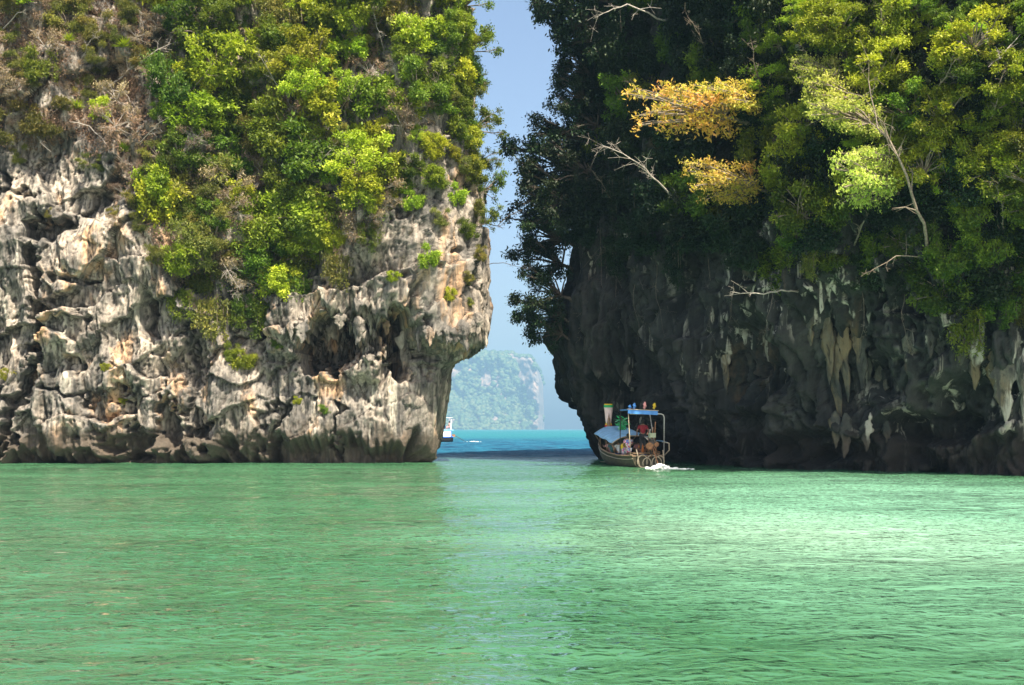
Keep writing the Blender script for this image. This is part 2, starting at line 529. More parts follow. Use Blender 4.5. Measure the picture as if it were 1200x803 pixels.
def l_disp(X, Y, Z, X0, Y0):
    d, dz = rock_disp(X, Y, Z, 1.0, 1.0)
    apron = sstep(-16.5, -13, X0) * sstep(5.6, 4.4, Z)
    strip = ridged(X / 0.9, Y / 0.9, Z / 6.0, 4, 0.6) * 0.42 - 0.2
    d = d * (1 - 0.72 * apron) + strip * apron
    edge = sstep(-8.0, -4.5, X0) * 0.62            # keep the channel corner crisp
    d = d * (1 - edge * sstep(27, 20, Z))
    wq = fbm(X / 1.6, Y / 1.6, Z / 1.6, 4, 0.6)
    x = X + 0.75 * wq
    Zo = Z
    Z = Z + 0.75 * fbm(X / 1.5 + 33, Y / 1.5, Z / 1.5, 4, 0.6)
    front = (Y0 < 77.0) * 1.0
    c = ell(x, Z, LX(386), LZ(404), 1.75, 1.9, 4.2, 0.7) + ell(x, Z, LX(482), LZ(404), 1.9, 2.3, 4.8, 0.7)
    c -= 0.5 * ell(x, Z, LX(434), LZ(410), 0.55, 2.2, 1.0, 0.3)
    c += ell(x, Z, LX(62), LZ(268), 1.7, 1.1, 2.2) + ell(x, Z, LX(232), LZ(412), 0.8, 2.2, 1.3)
    c += ell(x, Z, LX(150), LZ(520), 2.4, 1.1, 1.9, 0.3) + ell(x, Z, LX(200), LZ(498), 0.9, 1.5, 1.4)
    c += ell(x, Z, LX(305), LZ(372), 1.2, 0.9, 1.4) + ell(x, Z, LX(100), LZ(330), 1.0, 0.6, 1.0)
    c += seg(x, Z, [(LX(42), LZ(300)), (LX(50), LZ(395)), (LX(26), LZ(455)), (LX(6), LZ(535))], 0.55, 1.9)
    c += seg(x, Z, [(LX(60), LZ(455)), (LX(110), LZ(470)), (LX(165), LZ(455))], 0.28, 0.6)
    c += seg(x, Z, [(LX(215), LZ(395)), (LX(222), LZ(470)), (LX(250), LZ(535))], 0.4, 0.9)
    c += seg(x, Z, [(LX(330), LZ(470)), (LX(318), LZ(540))], 0.35, 0.8)
    c += seg(x, Z, [(LX(400), LZ(470)), (LX(392), LZ(540))], 0.3, 0.7)
    Z = Zo
    d = d + c * front
    notch = -1.7 * sstep(1.25, 0.1, Z + 1.5 * fbm(X / 2.1, Y / 2.1, 0 * Z, 4, 0.6))
    d = d + notch
    # drips: rock under the lip hangs down in teeth
    lip = sstep(5.6, 7.2, Z) * sstep(10.5, 8.0, Z) * sstep(-14, -11, X0)
    dz = dz - lip * np.clip(ridged(X / 0.55, Y / 0.55, Z / 9, 2) - 0.3, 0, 1) * 1.5
    return d, dz

zr_l = np.concatenate([np.arange(-1.6, 27.8, 0.066), np.linspace(27.9, 31, 14), np.linspace(31.3, 45, 26)])
left = Cliff(left_ctrl, l_spacing, zr_l, l_offs, l_disp, 31.0)
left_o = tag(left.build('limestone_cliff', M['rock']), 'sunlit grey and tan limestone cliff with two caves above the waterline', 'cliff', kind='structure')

# --- dark overhanging cliff on the other side of the channel
right_ctrl = [(16, 112), (9, 98), (5.6, 89), (4.7, 84.5), (5.4, 81.5), (8.3, 79), (10.0, 75), (10.7, 70.5), (12.9, 66), (16.6, 60.6), (22.3, 54.9), (27, 51), (34, 50), (48, 56), (70, 70)]

def r_spacing(P):
    x, y = P[:, 0], P[:, 1]
    return np.where((y < 87) & (x < 25), 0.075, 0.30)

def r_offs(X, Y, Z):
    tip = sstep(79.0, 82.5, Y)
    o_t = np.interp(Z, [-2, 0, 1.2, 2.0, 3.0, 4.6, 7.7, 13, 21, 30], [-.3, -.4, -.6, -.3, .2, .8, 1.1, .8, .1, -.4])
    o_f = np.interp(Z, [-2, 0, 1.5, 3, 5, 8, 10, 12.5, 18, 25, 31], [-.2, 0, -.3, .1, .5, 1.0, 1.8, 2.4, 2.9, 3.1, 3.0]) * (1 - 0.5 * sstep(59, 65, Y))
    return o_t * tip + o_f * (1 - tip)

def RP(px, py):
    """photo point on the dark face -> plan position along the face (by y) and height"""
    u = (px - 600) / FPX
    pts = np.array(right_ctrl[4:12], float)
    P, s = smooth_path(pts.tolist())
    k = np.argmin(np.abs(P[:, 0] / P[:, 1] - u))
    d = P[k, 1] - 1.0
    return P[k, 1], 2 + (503 - py) * d / FPX

def r_disp(X, Y, Z, X0, Y0):
    d, dz = rock_disp(X, Y, Z, 0.55, 1.6)
    c = 0
    for px, py, ry_, rz_, dep in ((805, 455, 2.6, 3.6, 2.6), (905, 415, 2.6, 3.2, 1.9), (1045, 440, 1.2, 1.7, 1.8), (1085, 500, 2.0, 1.0, 1.6), (720, 470, 1.6, 2.4, 1.2), (1150, 470, 2.4, 1.6, 1.5), (960, 525, 3.0, 0.9, 1.3)):
        yc, zc = RP(px, py)
        c = c + ell(Y0, Z, yc, zc, ry_, rz_, dep, 0.45)
    d = d * (1 - 0.55 * sstep(78.5, 81.5, Y0))
    d = d + c - 0.9 * sstep(1.6, 0.2, Z + fbm(X / 2, Y / 2, 0 * Z, 3))
    # folded curtains
    cur = np.clip(ridged(X / 2.0, Y / 2.0, Z / 18, 4, 0.6) - 0.3, 0, 1) * sstep(2.2, 4, Z) * sstep(13, 8, Z) * sstep(-.25, .3, gnoise(X / 4, Y / 4, Z / 9 + 4))
    d = d + cur * 1.9
    dz = dz - cur * 0.8
    return d, dz

zr_r = np.concatenate([np.arange(-1.6, 24.5, 0.085), np.linspace(24.6, 31, 30), np.linspace(31.3, 45, 22)])
right = Cliff(right_ctrl, r_spacing, zr_r, r_offs, r_disp, 31.0, side=-1)
_t = np.array([[5, 81.0]])
if (right.NH[:, 0].mean() > 0):      # normals must point to the lagoon
    right = Cliff(right_ctrl, r_spacing, zr_r, r_offs, r_disp, 31.0, side=1)
right_o = tag(right.build('overhanging_cliff', M['rock_shaded']), 'dark overhanging limestone cliff hung with stone curtains beside the channel', 'cliff', kind='structure')

# ------------------------------------------------------------------ stalactites (children of their cliff)
def stal_mesh(seed):
    r = np.random.default_rng(seed)
    n, m = 12, 14
    V, F = [], []
    t = np.linspace(0, 1, m)
    rad = np.interp(t, [0, .12, .25, .6, .85, 1], [.15, .7, 1, .62, .36, .06]) * (1 + 0.14 * np.sin(t * 17 + seed))
    sway = np.stack([np.cumsum(r.normal(0, .035, m)), np.cumsum(r.normal(0, .035, m))], 1)
    for i in range(m):
        for k in range(n):
            a = 2 * math.pi * k / n
            w = 1 + 0.28 * math.sin(3 * a + seed) + 0.18 * r.normal()
            V.append((rad[i] * w * math.cos(a) + sway[i, 0] * 3, rad[i] * w * math.sin(a) + sway[i, 1] * 3, -t[i]))
    for i in range(m - 1):
        for k in range(n):
            k2 = (k + 1) % n
            F.append((i * n + k, (i + 1) * n + k, (i + 1) * n + k2, i * n + k2))
    return make_mesh('stalactite', np.array(V), np.array(F), True)

stal_l = [stal_mesh(i) for i in range(4)]
for me in stal_l: me.materials.append(M['rock'])
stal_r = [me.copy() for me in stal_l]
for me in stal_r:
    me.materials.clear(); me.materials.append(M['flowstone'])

def stalactite(cl, parent, meshes, px, py, w, h, push=0.0):
    p, n, nh = cl.at(px, py)
    o = obj('stalactite', random.choice(meshes), None, parent)
    s = p.y / FPX
    p = p - nh * (w * s * 0.25 - push)
    o.location = (p.x, p.y, p.z + 0.4 * h * s)
    o.scale = (w * s * random.uniform(.5, 1.0), w * s * random.uniform(.35, .55), h * s * random.uniform(1.0, 1.6))
    o.rotation_euler = (random.uniform(-.06, .06), random.uniform(-.08, .08), math.atan2(nh.y, nh.x) + math.pi / 2 + random.uniform(-.4, .4))

for a in ((545, 388, 14, 30), (556, 384, 11, 20), (565, 382, 11, 24), (573, 380, 9, 28), (535, 390, 12, 20), (526, 392, 9, 16), (550, 386, 8, 16), (419, 385, 10, 26), (412, 390, 7, 16), (472, 398, 13, 40),
          (486, 396, 8, 26), (497, 388, 7, 15), (360, 384, 8, 18), (345, 382, 7, 14), (450, 384, 7, 12), (508, 386, 8, 16), (398, 378, 9, 20), (524, 388, 9, 16)):
    stalactite(left, left_o, stal_l, *a, push=0.15)
for a in ((946, 385, 12, 40), (962, 395, 14, 70), (972, 410, 10, 76), (985, 400, 12, 66), (1000, 400, 10, 60), (1013, 430, 9, 44), (1026, 440, 10, 40), (1040, 450, 8, 26), (975, 490, 12, 30), (992, 495, 13, 36),
          (1020, 500, 14, 28), (1032, 505, 10, 24), (955, 350, 10, 26), (1128, 410, 12, 36), (1142, 420, 12, 44), (1158, 430, 14, 46), (1175, 440, 14, 50), (1190, 440, 12, 56), (848, 420, 9, 40), (1064, 400, 9, 36), (1100, 405, 10, 30), (1082, 395, 8, 26)):
    stalactite(right, right_o, stal_r, *a, push=-0.02)

# ------------------------------------------------------------------ foliage prototypes
def leaf_quads(P, D, Nn, L, W, r):
    """bent leaf blades: base P, direction D, face normal Nn, length L, width W"""
    S = np.cross(D, Nn); S /= np.linalg.norm(S, axis=1, keepdims=True) + 1e-9
    U = np.cross(S, D)
    L = L[:, None]; W = W[:, None]
    mid = P + D * L * 0.5
    V = np.stack([P, mid + S * W * 0.5 - U * L * 0.05, P + D * L - U * L * 0.16, mid - S * W * 0.5 - U * L * 0.05], 1).reshape(-1, 3)
    F = np.arange(len(P) * 4).reshape(-1, 4)
    return V, F

def unit(a): return a / (np.linalg.norm(a, axis=1, keepdims=True) + 1e-9)

def crown(seed, clumps, tips, per, leaf, aspect=0.45, droop=0.2, shell=0.55):
    """clumps: list of (center, radii). Leaves sit in rosettes on twig tips spread through each clump"""
    r = np.random.default_rng(seed)
    VV, FF, TT, n = [], [], [], 0
    tot = sum((c[1][0] * c[1][1] * c[1][2]) ** (2 / 3) for c in clumps)
    for c, rad in clumps:
        rad = np.array(rad, float)
        k = max(6, int(tips * (rad.prod() ** (2 / 3)) / tot))
        d = unit(r.normal(size=(k, 3)) + np.array([0, -0.15, 0.35]))
        rr = (shell + (1.08 - shell) * r.random(k) ** 0.6)[:, None]
        lump = 1 + 0.6 * gnoise(d[:, 0] * 2.2 + seed, d[:, 1] * 2.2, d[:, 2] * 2.2)[:, None]
        tp = np.array(c) + d * rad * rr * lump
        td = unit(d + r.normal(size=(k, 3)) * 0.45 + np.array([0, 0, 0.15 - droop]))
        tint = np.clip(r.normal(0.45, 0.16) + r.normal(0, 0.12, k), 0, 1)
        P = np.repeat(tp, per, 0); D = np.repeat(td, per, 0)
        m = len(P)
        ld = unit(D * 0.55 + r.normal(size=(m, 3)) * 0.8 + np.array([0, 0, -droop * 0.5]))
        nn = unit(np.array([0, -0.1, 0.9]) + r.normal(size=(m, 3)) * 0.45)
        P = P + D * (r.random((m, 1)) - 0.75) * leaf * 4.0 + r.normal(size=(m, 3)) * leaf * 0.25
        L = leaf * r.uniform(0.55, 1.3, m) * r.uniform(0.8, 1.2)
        V, F = leaf_quads(P, ld, nn, L, L * aspect, r)
        VV.append(V); FF.append(F + n); n += len(V)
        t = np.clip(np.repeat(tint, per) + r.normal(0, 0.12, m), 0, 1)
        TT.append(np.repeat(t, 4))
    return np.concatenate(VV), np.concatenate(FF), np.concatenate(TT)

def stem(seed, clumps, r0, fork=0.35, twigs=3):
    r = random.Random(seed)
    mb = MB()
    cs = [Vector(c) for c, _ in clumps]
    mean = sum(cs, Vector()) / len(cs)
    kn = mean * fork + Vector((r.uniform(-.1, .1), r.uniform(-.1, .1), 0))
    mb.tube([(0, 0, -0.05), kn * 0.5 + Vector((r.uniform(-.08, .08), r.uniform(-.08, .08), 0)), kn], [r0, r0 * 0.85, r0 * 0.7], 6)
    for c, (cc, rad) in zip(cs, clumps):
        mid = (kn + c) * 0.5 + Vector((r.uniform(-.15, .15), r.uniform(-.15, .15), r.uniform(-.05, .2))) * (c - kn).length * 0.5
        mb.tube([kn, mid, c], [r0 * 0.6, r0 * 0.42, r0 * 0.22], 5, False)
        for _ in range(twigs):
            d = Vector((r.uniform(-1, 1), r.uniform(-1, 1), r.uniform(-.5, 1))).normalized()
            e = c + Vector((d.x * rad[0], d.y * rad[1], d.z * rad[2])) * 0.85
            q = mid.lerp(c, r.uniform(.2, 1))
            mb.tube([q, q.lerp(e, 0.5) + Vector((0, 0, r.uniform(-.05, .08))), e], [r0 * 0.22, r0 * 0.15, r0 * 0.06], 4, False)
    return mb.mesh('stem', True)

def rand_clumps(seed, n, spread, rad, lift, out):
    """clumps of a plant rooted in a cliff: crown pushed outward (-y) and up"""
    r = random.Random(seed)
    c = []
    for i in range(n):
        a = r.uniform(0, 2 * math.pi); q = math.sqrt(r.random())
        k = rad * r.choice((0.5, 0.6, 0.75, 0.9, 1.25))
        c.append(((math.cos(a) * q * spread[0], -out + math.sin(a) * q * spread[1], lift + r.uniform(-1, 1) * spread[2]), (k * r.uniform(.9, 1.3), k, k * r.uniform(0.55, .8))))
    return c

PROTO = {}
def proto(key, mesh_c, mesh_s, mat_c, mat_s):
    mesh_c.materials.append(mat_c); mesh_s.materials.append(mat_s)
    PROTO.setdefault(key, []).append((mesh_c, mesh_s))

def add_proto(key, seed, n, spread, rad, lift, out, tips, per, leaf, mat, bark='bark', aspect=0.45, droop=0.2, r0=0.05, shell=0.55, twigs=3):
    cl = rand_clumps(seed, n, spread, rad, lift, out)
    V, F, T = crown(seed, cl, tips, per, leaf, aspect, droop, shell)
    proto(key, make_mesh('crown', V, F, False, T), stem(seed, cl, r0, twigs=twigs), M[mat], M[bark])

# all prototypes are about 2 m across, rooted at the origin
for sd in range(4):
    add_proto('shrub', 10 + sd, 20, (0.9, 0.5, 0.7), 0.26, 0.5, 0.5, 900, 6, 0.125, 'leaf')
    add_proto('lime', 30 + sd, 17, (0.9, 0.5, 0.65), 0.26, 0.45, 0.55, 700, 6, 0.15, 'leaf_lime', aspect=0.5)
    add_proto('olive', 50 + sd, 20, (0.9, 0.45, 0.65), 0.26, 0.35, 0.4, 900, 6, 0.105, 'leaf_olive', aspect=0.35, droop=0.35)
    add_proto('dark', 70 + sd, 16, (0.9, 0.55, 0.7), 0.30, 0.45, 0.5, 800, 6, 0.13, 'leaf_shaded', 'bark_dark')
for sd in range(3):
    add_proto('dry', 90 + sd, 12, (0.9, 0.4, 0.7), 0.36, 0.3, 0.3, 380, 4, 0.10, 'leaf_dry', 'dead_wood', aspect=0.3, droop=0.5, r0=0.03, shell=0.2, twigs=14)
    for key_, mat_ in (('gold', 'leaf_gold'), ('pale', 'leaf_pale')):
        r = random.Random(300 + sd + len(PROTO))
        cl = []
        for tier in range(5):
            z0 = -0.25 + tier * 0.17 + r.uniform(-.05, .05); x0 = r.uniform(-.6, .6); reach = r.uniform(1.1, 2.5)
            for j in range(8):
                f = (j + r.random()) / 8
                w = 0.20 * math.sin(math.pi * min(1, f * .85 + .15)) + 0.06
                cl.append(((x0 * (.3 + .9 * f) + r.uniform(-.22, .22), -0.25 - reach * f, z0 + 0.35 * f - 0.30 * f * f + r.uniform(-.05, .05)), (w * 1.2, w * 1.3, w * 0.42)))
        V, F, T = crown(310 + sd, cl, 640, 5, 0.085, 0.45, 0.15, 0.2)
        proto(key_, make_mesh('crown', V, F, False, T), stem(310 + sd, cl, 0.045, twigs=2), M[mat_], M['bark'])
    add_proto('lime_big', 140 + sd, 24, (1.0, 0.6, 0.7), 0.23, 0.45, 0.65, 1200, 5, 0.095, 'leaf_lime', aspect=0.5)
    add_proto('green_big', 145 + sd, 24, (1.0, 0.6, 0.7), 0.23, 0.45, 0.65, 1200, 5, 0.09, 'leaf', aspect=0.5)
    # open trees that lean out over the channel
    add_proto('lean', 130 + sd, 18, (0.75, 0.9, 0.75), 0.25, 0.3, 1.0, 620, 6, 0.105, 'leaf_shaded', 'bark_dark', r0=0.06, shell=0.35, twigs=5)
    add_proto('lean_green', 150 + sd, 14, (0.6, 0.75, 0.65), 0.22, 0.45, 0.9, 420, 5, 0.105, 'leaf', 'bark', r0=0.04, shell=0.3, twigs=5)
    add_proto('tree', 170 + sd, 22, (0.95, 0.6, 0.7), 0.25, 0.7, 0.55, 1000, 6, 0.105, 'leaf_lime' if sd == 1 else 'leaf', 'bark', r0=0.06)

# hanging creeper: strands of leaves that fall from the ledge
for sd in range(3):
    r = random.Random(200 + sd)
    cl = []
    for i in range(9):
        x = r.uniform(-.7, .7); L = r.uniform(.6, 1.7)
        for j in range(4):
            cl.append(((x + r.uniform(-.1, .1), -0.22 + r.uniform(-.1, .05), 0.15 - L * (j + .5) / 4), (.17, .13, L / 6)))
    V, F, T = crown(200 + sd, cl, 620, 5, 0.12, 0.42, 0.6, 0.2)
    mb = MB()
    for (c, rd) in cl[::4]:
        mb.tube([(c[0], -.02, .1), (c[0], c[1] - .02, -.2), (c[0] + .05, c[1], -.9)], [.018, .014, .006], 4, False)
    proto('creeper', make_mesh('crown', V, F, False, T), mb.mesh('stem', True), M['leaf'] if sd else M['leaf_olive'], M['bark'])
    proto('creeper_dark', PROTO['creeper'][-1][0].copy(), PROTO['creeper'][-1][1], M['leaf_shaded'], M['bark'])
    me = PROTO['creeper_dark'][-1][0]; me.materials.clear(); me.materials.append(M['leaf_shaded'])

# strap-leaved tuft
for sd in range(2):
    r = np.random.default_rng(220 + sd)
    k = 90
    a = r.uniform(0, 2 * math.pi, k); e = r.uniform(0.1, 1.3, k)
    D = np.stack([np.cos(a) * np.cos(e), np.sin(a) * np.cos(e) - .2, np.sin(e)], 1)
    P = np.tile([[0, -.2, .15]], (k, 1))
    V1, F1 = leaf_quads(P, unit(D), np.tile([[0, 0, 1.0]], (k, 1)) + r.normal(0, .2, (k, 3)), r.uniform(.5, .95, k), np.full(k, .075), r)
    mb = MB().tube([(0, .05, -.05), (0, -.1, .08), (0, -.2, .17)], [.07, .06, .05], 6)
    proto('tuft', make_mesh('crown', V1, F1, False, np.repeat(np.clip(r.normal(.5, .2, k), 0, 1), 4)), mb.mesh('stem', True), M['leaf_lime'], M['bark'])

LEFT_ON = 'on the sunlit cliff with caves'
RIGHT_ON = 'on the dark cliff'
KIND = {   # name, label stem, category
    'shrub': ('cliff_shrub', 'mid green shrub rooted ', 'shrub'),
    'lime': ('cliff_shrub', 'bright lime green shrub rooted ', 'shrub'),
    'olive': ('cliff_shrub', 'yellowish olive shrub rooted ', 'shrub'),
    'dark': ('cliff_shrub', 'deep green shaded shrub rooted ', 'shrub'),
    'dry': ('dry_shrub', 'dry brown twiggy shrub rooted ', 'shrub'),
    'gold': ('golden_tree', 'golden yellow leafed small tree growing ', 'tree'),
    'lime_big': ('cliff_tree', 'bright lime green spreading tree growing ', 'tree'),
    'green_big': ('cliff_tree', 'mid green spreading tree growing ', 'tree'),
    'pale': ('pale_leafed_tree', 'pale straw-yellow leafed tree growing ', 'tree'),
    'lean': ('leaning_tree', 'dark open-crowned tree leaning out ', 'tree'),
    'lean_green': ('leaning_tree', 'thin green tree leaning out ', 'tree'),
    'tree': ('cliff_tree', 'round-crowned green tree growing ', 'tree'),
    'creeper': ('hanging_creeper', 'green creeper hanging in strands ', 'creeper'),
    'creeper_dark': ('hanging_creeper', 'shaded dark creeper hanging in strands ', 'creeper'),
    'tuft': ('strap_leaf_tuft', 'tuft of long strap-shaped leaves growing ', 'plant'),
}
PLANTS = []
def where(cl, px, py, on):
    """findable neighbours of the spot where a plant stands"""
    if cl is left:
        if px > 455: return 'on the sunlit channel corner' + (' high over caves' if py < 150 else ' over caves')
        if px > 340: return ('high up ' if py < 120 else '') + 'over the two caves of the sunlit cliff'
        if px > 190: return ('high up over' if py < 150 else 'on') + ' the leafy ledge of the sunlit cliff'
        return 'among dry brush above bare grey rock' if py < 230 else 'in cracks of the bare grey rock'
    if px > 1080: return 'beyond the pale trunk ' + ('low ' if py > 200 else 'high ') + on
    if px > 885: return ('over stone curtains ' if py > 200 else 'around the pale trunk ') + on
    if px > 740: return ('below' if py > 180 else 'around') + ' the golden sprays ' + on
    return 'beside the channel ' + on
def plant(key, cl, px, py, size, on, out=None, label=None, group=None, sink=0.25, yaw=0.5):
    """size: crown width in photo pixels"""
    p, n, nh = cl.at(px, py)
    c, s = random.choice(PROTO[key])
    nm, lb, cat = KIND[key]
    sc = size * p.y / FPX / 2.1
    d = nh if out is None else Vector(out)
    t = empty(nm, p - nh * sink * 0.6, math.atan2(d.y, d.x) + math.pi / 2 + random.uniform(-yaw, yaw))
    t.scale = (sc * random.uniform(.88, 1.15), sc * random.uniform(.85, 1.1), sc * random.uniform(.85, 1.15))
    cr = bpy.data.objects.new('crown', c); col.objects.link(cr); cr.parent = t
    st = bpy.data.objects.new('trunk' if cat == 'tree' else 'stem', s); col.objects.link(st); st.parent = t
    if key.startswith('creeper'): st['kind'] = 'stuff'
    big = '' if cl is right or key in ('dry',) and size < 40 else ('small ' if size < 30 else 'large ' if size > 62 else '')
    tag(t, label or (big + lb + where(cl, px, py, on)), cat, group or ((cat + 's') + ' ' + on))
    PLANTS.append((px, py, size))
    return t

# --- where leaves grow: bands in photo coordinates translated to the stone they stand on
def l_edge(px): return np.interp(px, [-200, 0, 60, 110, 150, 185, 210, 250, 300, 345, 380, 430, 470, 520, 575], [150, 165, 175, 185, 205, 300, 330, 350, 345, 345, 318, 285, 250, 235, 240])
def r_edge(px): return np.interp(px, [600, 690, 760, 850, 900, 950, 1000, 1060, 1110, 1200, 1400], [330, 300, 290, 300, 330, 325, 330, 345, 375, 365, 360])

def scatter(n, x0, x1, y0, y1, mind, ok):
    pts = []
    for _ in range(n * 30):
        if len(pts) >= n: break
        x, y = random.uniform(x0, x1), random.uniform(y0, y1)
        if not ok(x, y): continue
        if all((x - a) ** 2 + (y - b) ** 2 > mind * mind for a, b in pts): pts.append((x, y))
    return pts

# sunlit cliff
def l_ok(x, y):
    if y > l_edge(x) - 8: return False
    bare = 0.0
    if x > 455 and y > 170: bare = 0.4
    if x < 130 and y > 120: bare = 0.3
    return random.random() > bare
for x, y in scatter(255, -30, 560, -35, 350, 15, l_ok):
    if x < 190 and y < 215:
        k = random.choices(['dry', 'olive', 'shrub', 'tuft', 'lime'], [5.5, 5, 1.5, 1.5, 1.2])[0]; sz = random.uniform(30, 58)
    elif x < 300 and y > 150:
        k = random.choices(['olive', 'shrub', 'dry', 'lime'], [5, 2.5, 4, 2])[0]; sz = random.uniform(38, 66)
    else:
        k = random.choices(['shrub', 'lime', 'olive', 'tree', 'creeper', 'dry'], [5, 6, 2.5, 2, 1.5, 1.6])[0]; sz = random.uniform(36, 72)
    if k == 'tree': sz *= 1.2
    if k == 'tuft': sz *= 0.7
    sz *= random.choice((0.6, 0.8, 1.0, 1.15))
    if x > 455: sz *= 0.85 if y < 170 else 0.7
    plant(k, left, x, y, sz, LEFT_ON)
for x, y in [(215, 340), (255, 352), (285, 345), (330, 325), (360, 335), (395, 300), (430, 270), (300, 365), (240, 330)]:
    plant('creeper', left, x, y, random.uniform(38, 60), LEFT_ON)
for x, y, s, k in [(290, 425, 34, 'lime'), (275, 415, 24, 'shrub'), (120, 428, 13, 'lime'), (146, 475, 11, 'lime'), (3, 438, 16, 'lime'), (530, 345, 20, 'lime'), (500, 312, 36, 'lime'), (548, 325, 26, 'olive'), (553, 358, 18, 'olive'),
                   (380, 480, 14, 'shrub'), (345, 468, 12, 'lime'), (320, 410, 16, 'shrub'), (455, 330, 18, 'lime'), (60, 250, 14, 'olive'), (130, 245, 20, 'olive')]:
    plant(k, left, x, y, s, LEFT_ON)
plant('lime', left, 350, 272, 78, LEFT_ON, label='large bright yellow-green shrub bulging above the orange rock wall', group=None)
plant('olive', left, 235, 235, 95, LEFT_ON, label='broad golden olive shrub draped over the ledge beside bare rock')
for x, y, s in [(545, 15, 60), (552, 70, 62), (555, 110, 44), (556, 160, 56), (562, 190, 44), (566, 225, 50), (570, 262, 40)]:
    plant('lean_green', left, x, y, s, LEFT_ON, out=(1, -0.25, 0))

for x, y, s, k in [(535, 40, 40, 'shrub'), (548, 60, 36, 'lime'), (540, 95, 40, 'lime'), (548, 130, 38, 'shrub'), (535, 150, 34, 'olive'), (552, 172, 36, 'lime'), (545, 200, 34, 'olive'), (558, 215, 34, 'shrub'), (540, 232, 30, 'lime'), (560, 250, 32, 'olive'),
                   (552, 280, 30, 'shrub'), (565, 296, 26, 'olive'), (520, 255, 30, 'olive'), (505, 215, 34, 'shrub'), (490, 240, 30, 'lime'), (515, 185, 34, 'lime'), (480, 200, 36, 'shrub'), (528, 120, 36, 'olive'), (100, 200, 30, 'olive'), (150, 225, 34, 'dry'), (165, 262, 32, 'olive'), (30, 185, 26, 'olive'), (130, 262, 22, 'dry'), (185, 300, 34, 'olive')]:
    plant(k, left, x, y, s, LEFT_ON)

# dark cliff
def r_ok(x, y): return y < r_edge(x) - 5
for x, y in scatter(125, 885, 1225, -45, 370, 22, r_ok):
    k = random.choices(['green_big', 'lime_big', 'tree', 'dark', 'creeper'], [6, 4, 2, 1.5, 1])[0]
    if y > 240: k = random.choices(['shrub', 'dark', 'creeper'], [4, 2, 2])[0]
    sz = random.uniform(36, 84)
    plant(k, right, x, y, sz, RIGHT_ON)
for x, y in scatter(85, 680, 885, -45, 310, 24, r_ok):
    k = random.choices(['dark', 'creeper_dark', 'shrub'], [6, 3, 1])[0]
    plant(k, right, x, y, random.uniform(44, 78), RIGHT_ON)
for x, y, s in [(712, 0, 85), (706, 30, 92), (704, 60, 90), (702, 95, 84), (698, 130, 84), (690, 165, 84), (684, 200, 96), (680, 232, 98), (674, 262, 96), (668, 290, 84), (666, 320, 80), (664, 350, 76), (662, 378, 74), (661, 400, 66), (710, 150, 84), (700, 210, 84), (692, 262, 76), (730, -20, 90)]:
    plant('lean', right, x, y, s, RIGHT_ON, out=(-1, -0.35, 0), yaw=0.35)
for x, y, s, lb, o_ in [(885, 146, 122, 'golden yellow tree spray jutting out over the dark rock', (-1, -.3, 0)), (910, 128, 90, 'yellow-green spray beside the golden spray on dark rock', (-1, -.5, 0)), (905, 226, 100, 'drooping golden branch of small tree below the golden spray', (-1, -.35, 0))]:
    plant('gold', right, x, y, s, RIGHT_ON, out=o_, label=lb, sink=-0.9, yaw=0.1)
for x, y, s, k in [(1035, 118, 105, 'pale'), (1045, 150, 110, 'pale'), (1065, 222, 110, 'pale'), (1000, 90, 70, 'pale'), (1075, 190, 80, 'pale'), (1050, 90, 80, 'lime_big'), (985, 50, 80, 'lime_big'), (1090, 200, 70, 'lime_big'),
                   (1150, 60, 90, 'lime_big'), (1185, 110, 85, 'lime_big'), (1110, 150, 80, 'lime_big'), (1060, 30, 80, 'lime_big'), (1160, 210, 80, 'lime_big')]:
    plant(k, right, x, y + 8, s, RIGHT_ON, out=(-1, -.4, 0) if k == 'pale' else (-0.5, -0.85, 0), sink=-0.9, yaw=0.25)

# ground cover leaves between the shrubs (nobody could count them)
def cover(name, cl, dens, n, leaf, mat, label, seed):
    r = np.random.default_rng(seed)
    w = dens(cl.px, cl.py) * (cl.V[:, 2] > 2.0)
    w = w * np.clip(0.55 + 1.6 * gnoise(cl.V[:, 0] / 1.6, cl.V[:, 1] / 1.6, cl.V[:, 2] / 1.6 + seed), 0, 1)
    w = w / w.sum()
    k = r.choice(len(w), n, p=w)
    P, Nn = cl.V[k], cl.Nv[k]
    per = 4
    P = np.repeat(P, per, 0); Nn = np.repeat(Nn, per, 0); m = len(P)
    P = P + Nn * (r.random((m, 1)) ** 1.5 * 0.45 - 0.02) + r.normal(0, .07, (m, 3))
    D = unit(Nn * 0.5 + r.normal(size=(m, 3)) * 0.7 + np.array([0, 0, -0.25]))
    U = unit(np.array([0, -0.2, 0.9]) + r.normal(size=(m, 3)) * 0.45)
    L = leaf * r.uniform(.6, 1.25, m)
    V, F = leaf_quads(P, D, U, L, L * 0.42, r)
    t = np.clip(0.45 + 0.5 * gnoise(P[:, 0] / .9, P[:, 1] / .9, P[:, 2] / .9) + r.normal(0, .13, m), 0, 1)
    o = obj(name, make_mesh(name, V, F, False, np.repeat(t, 4)), M[mat])
    return tag(o, label, 'ground cover', kind='stuff')

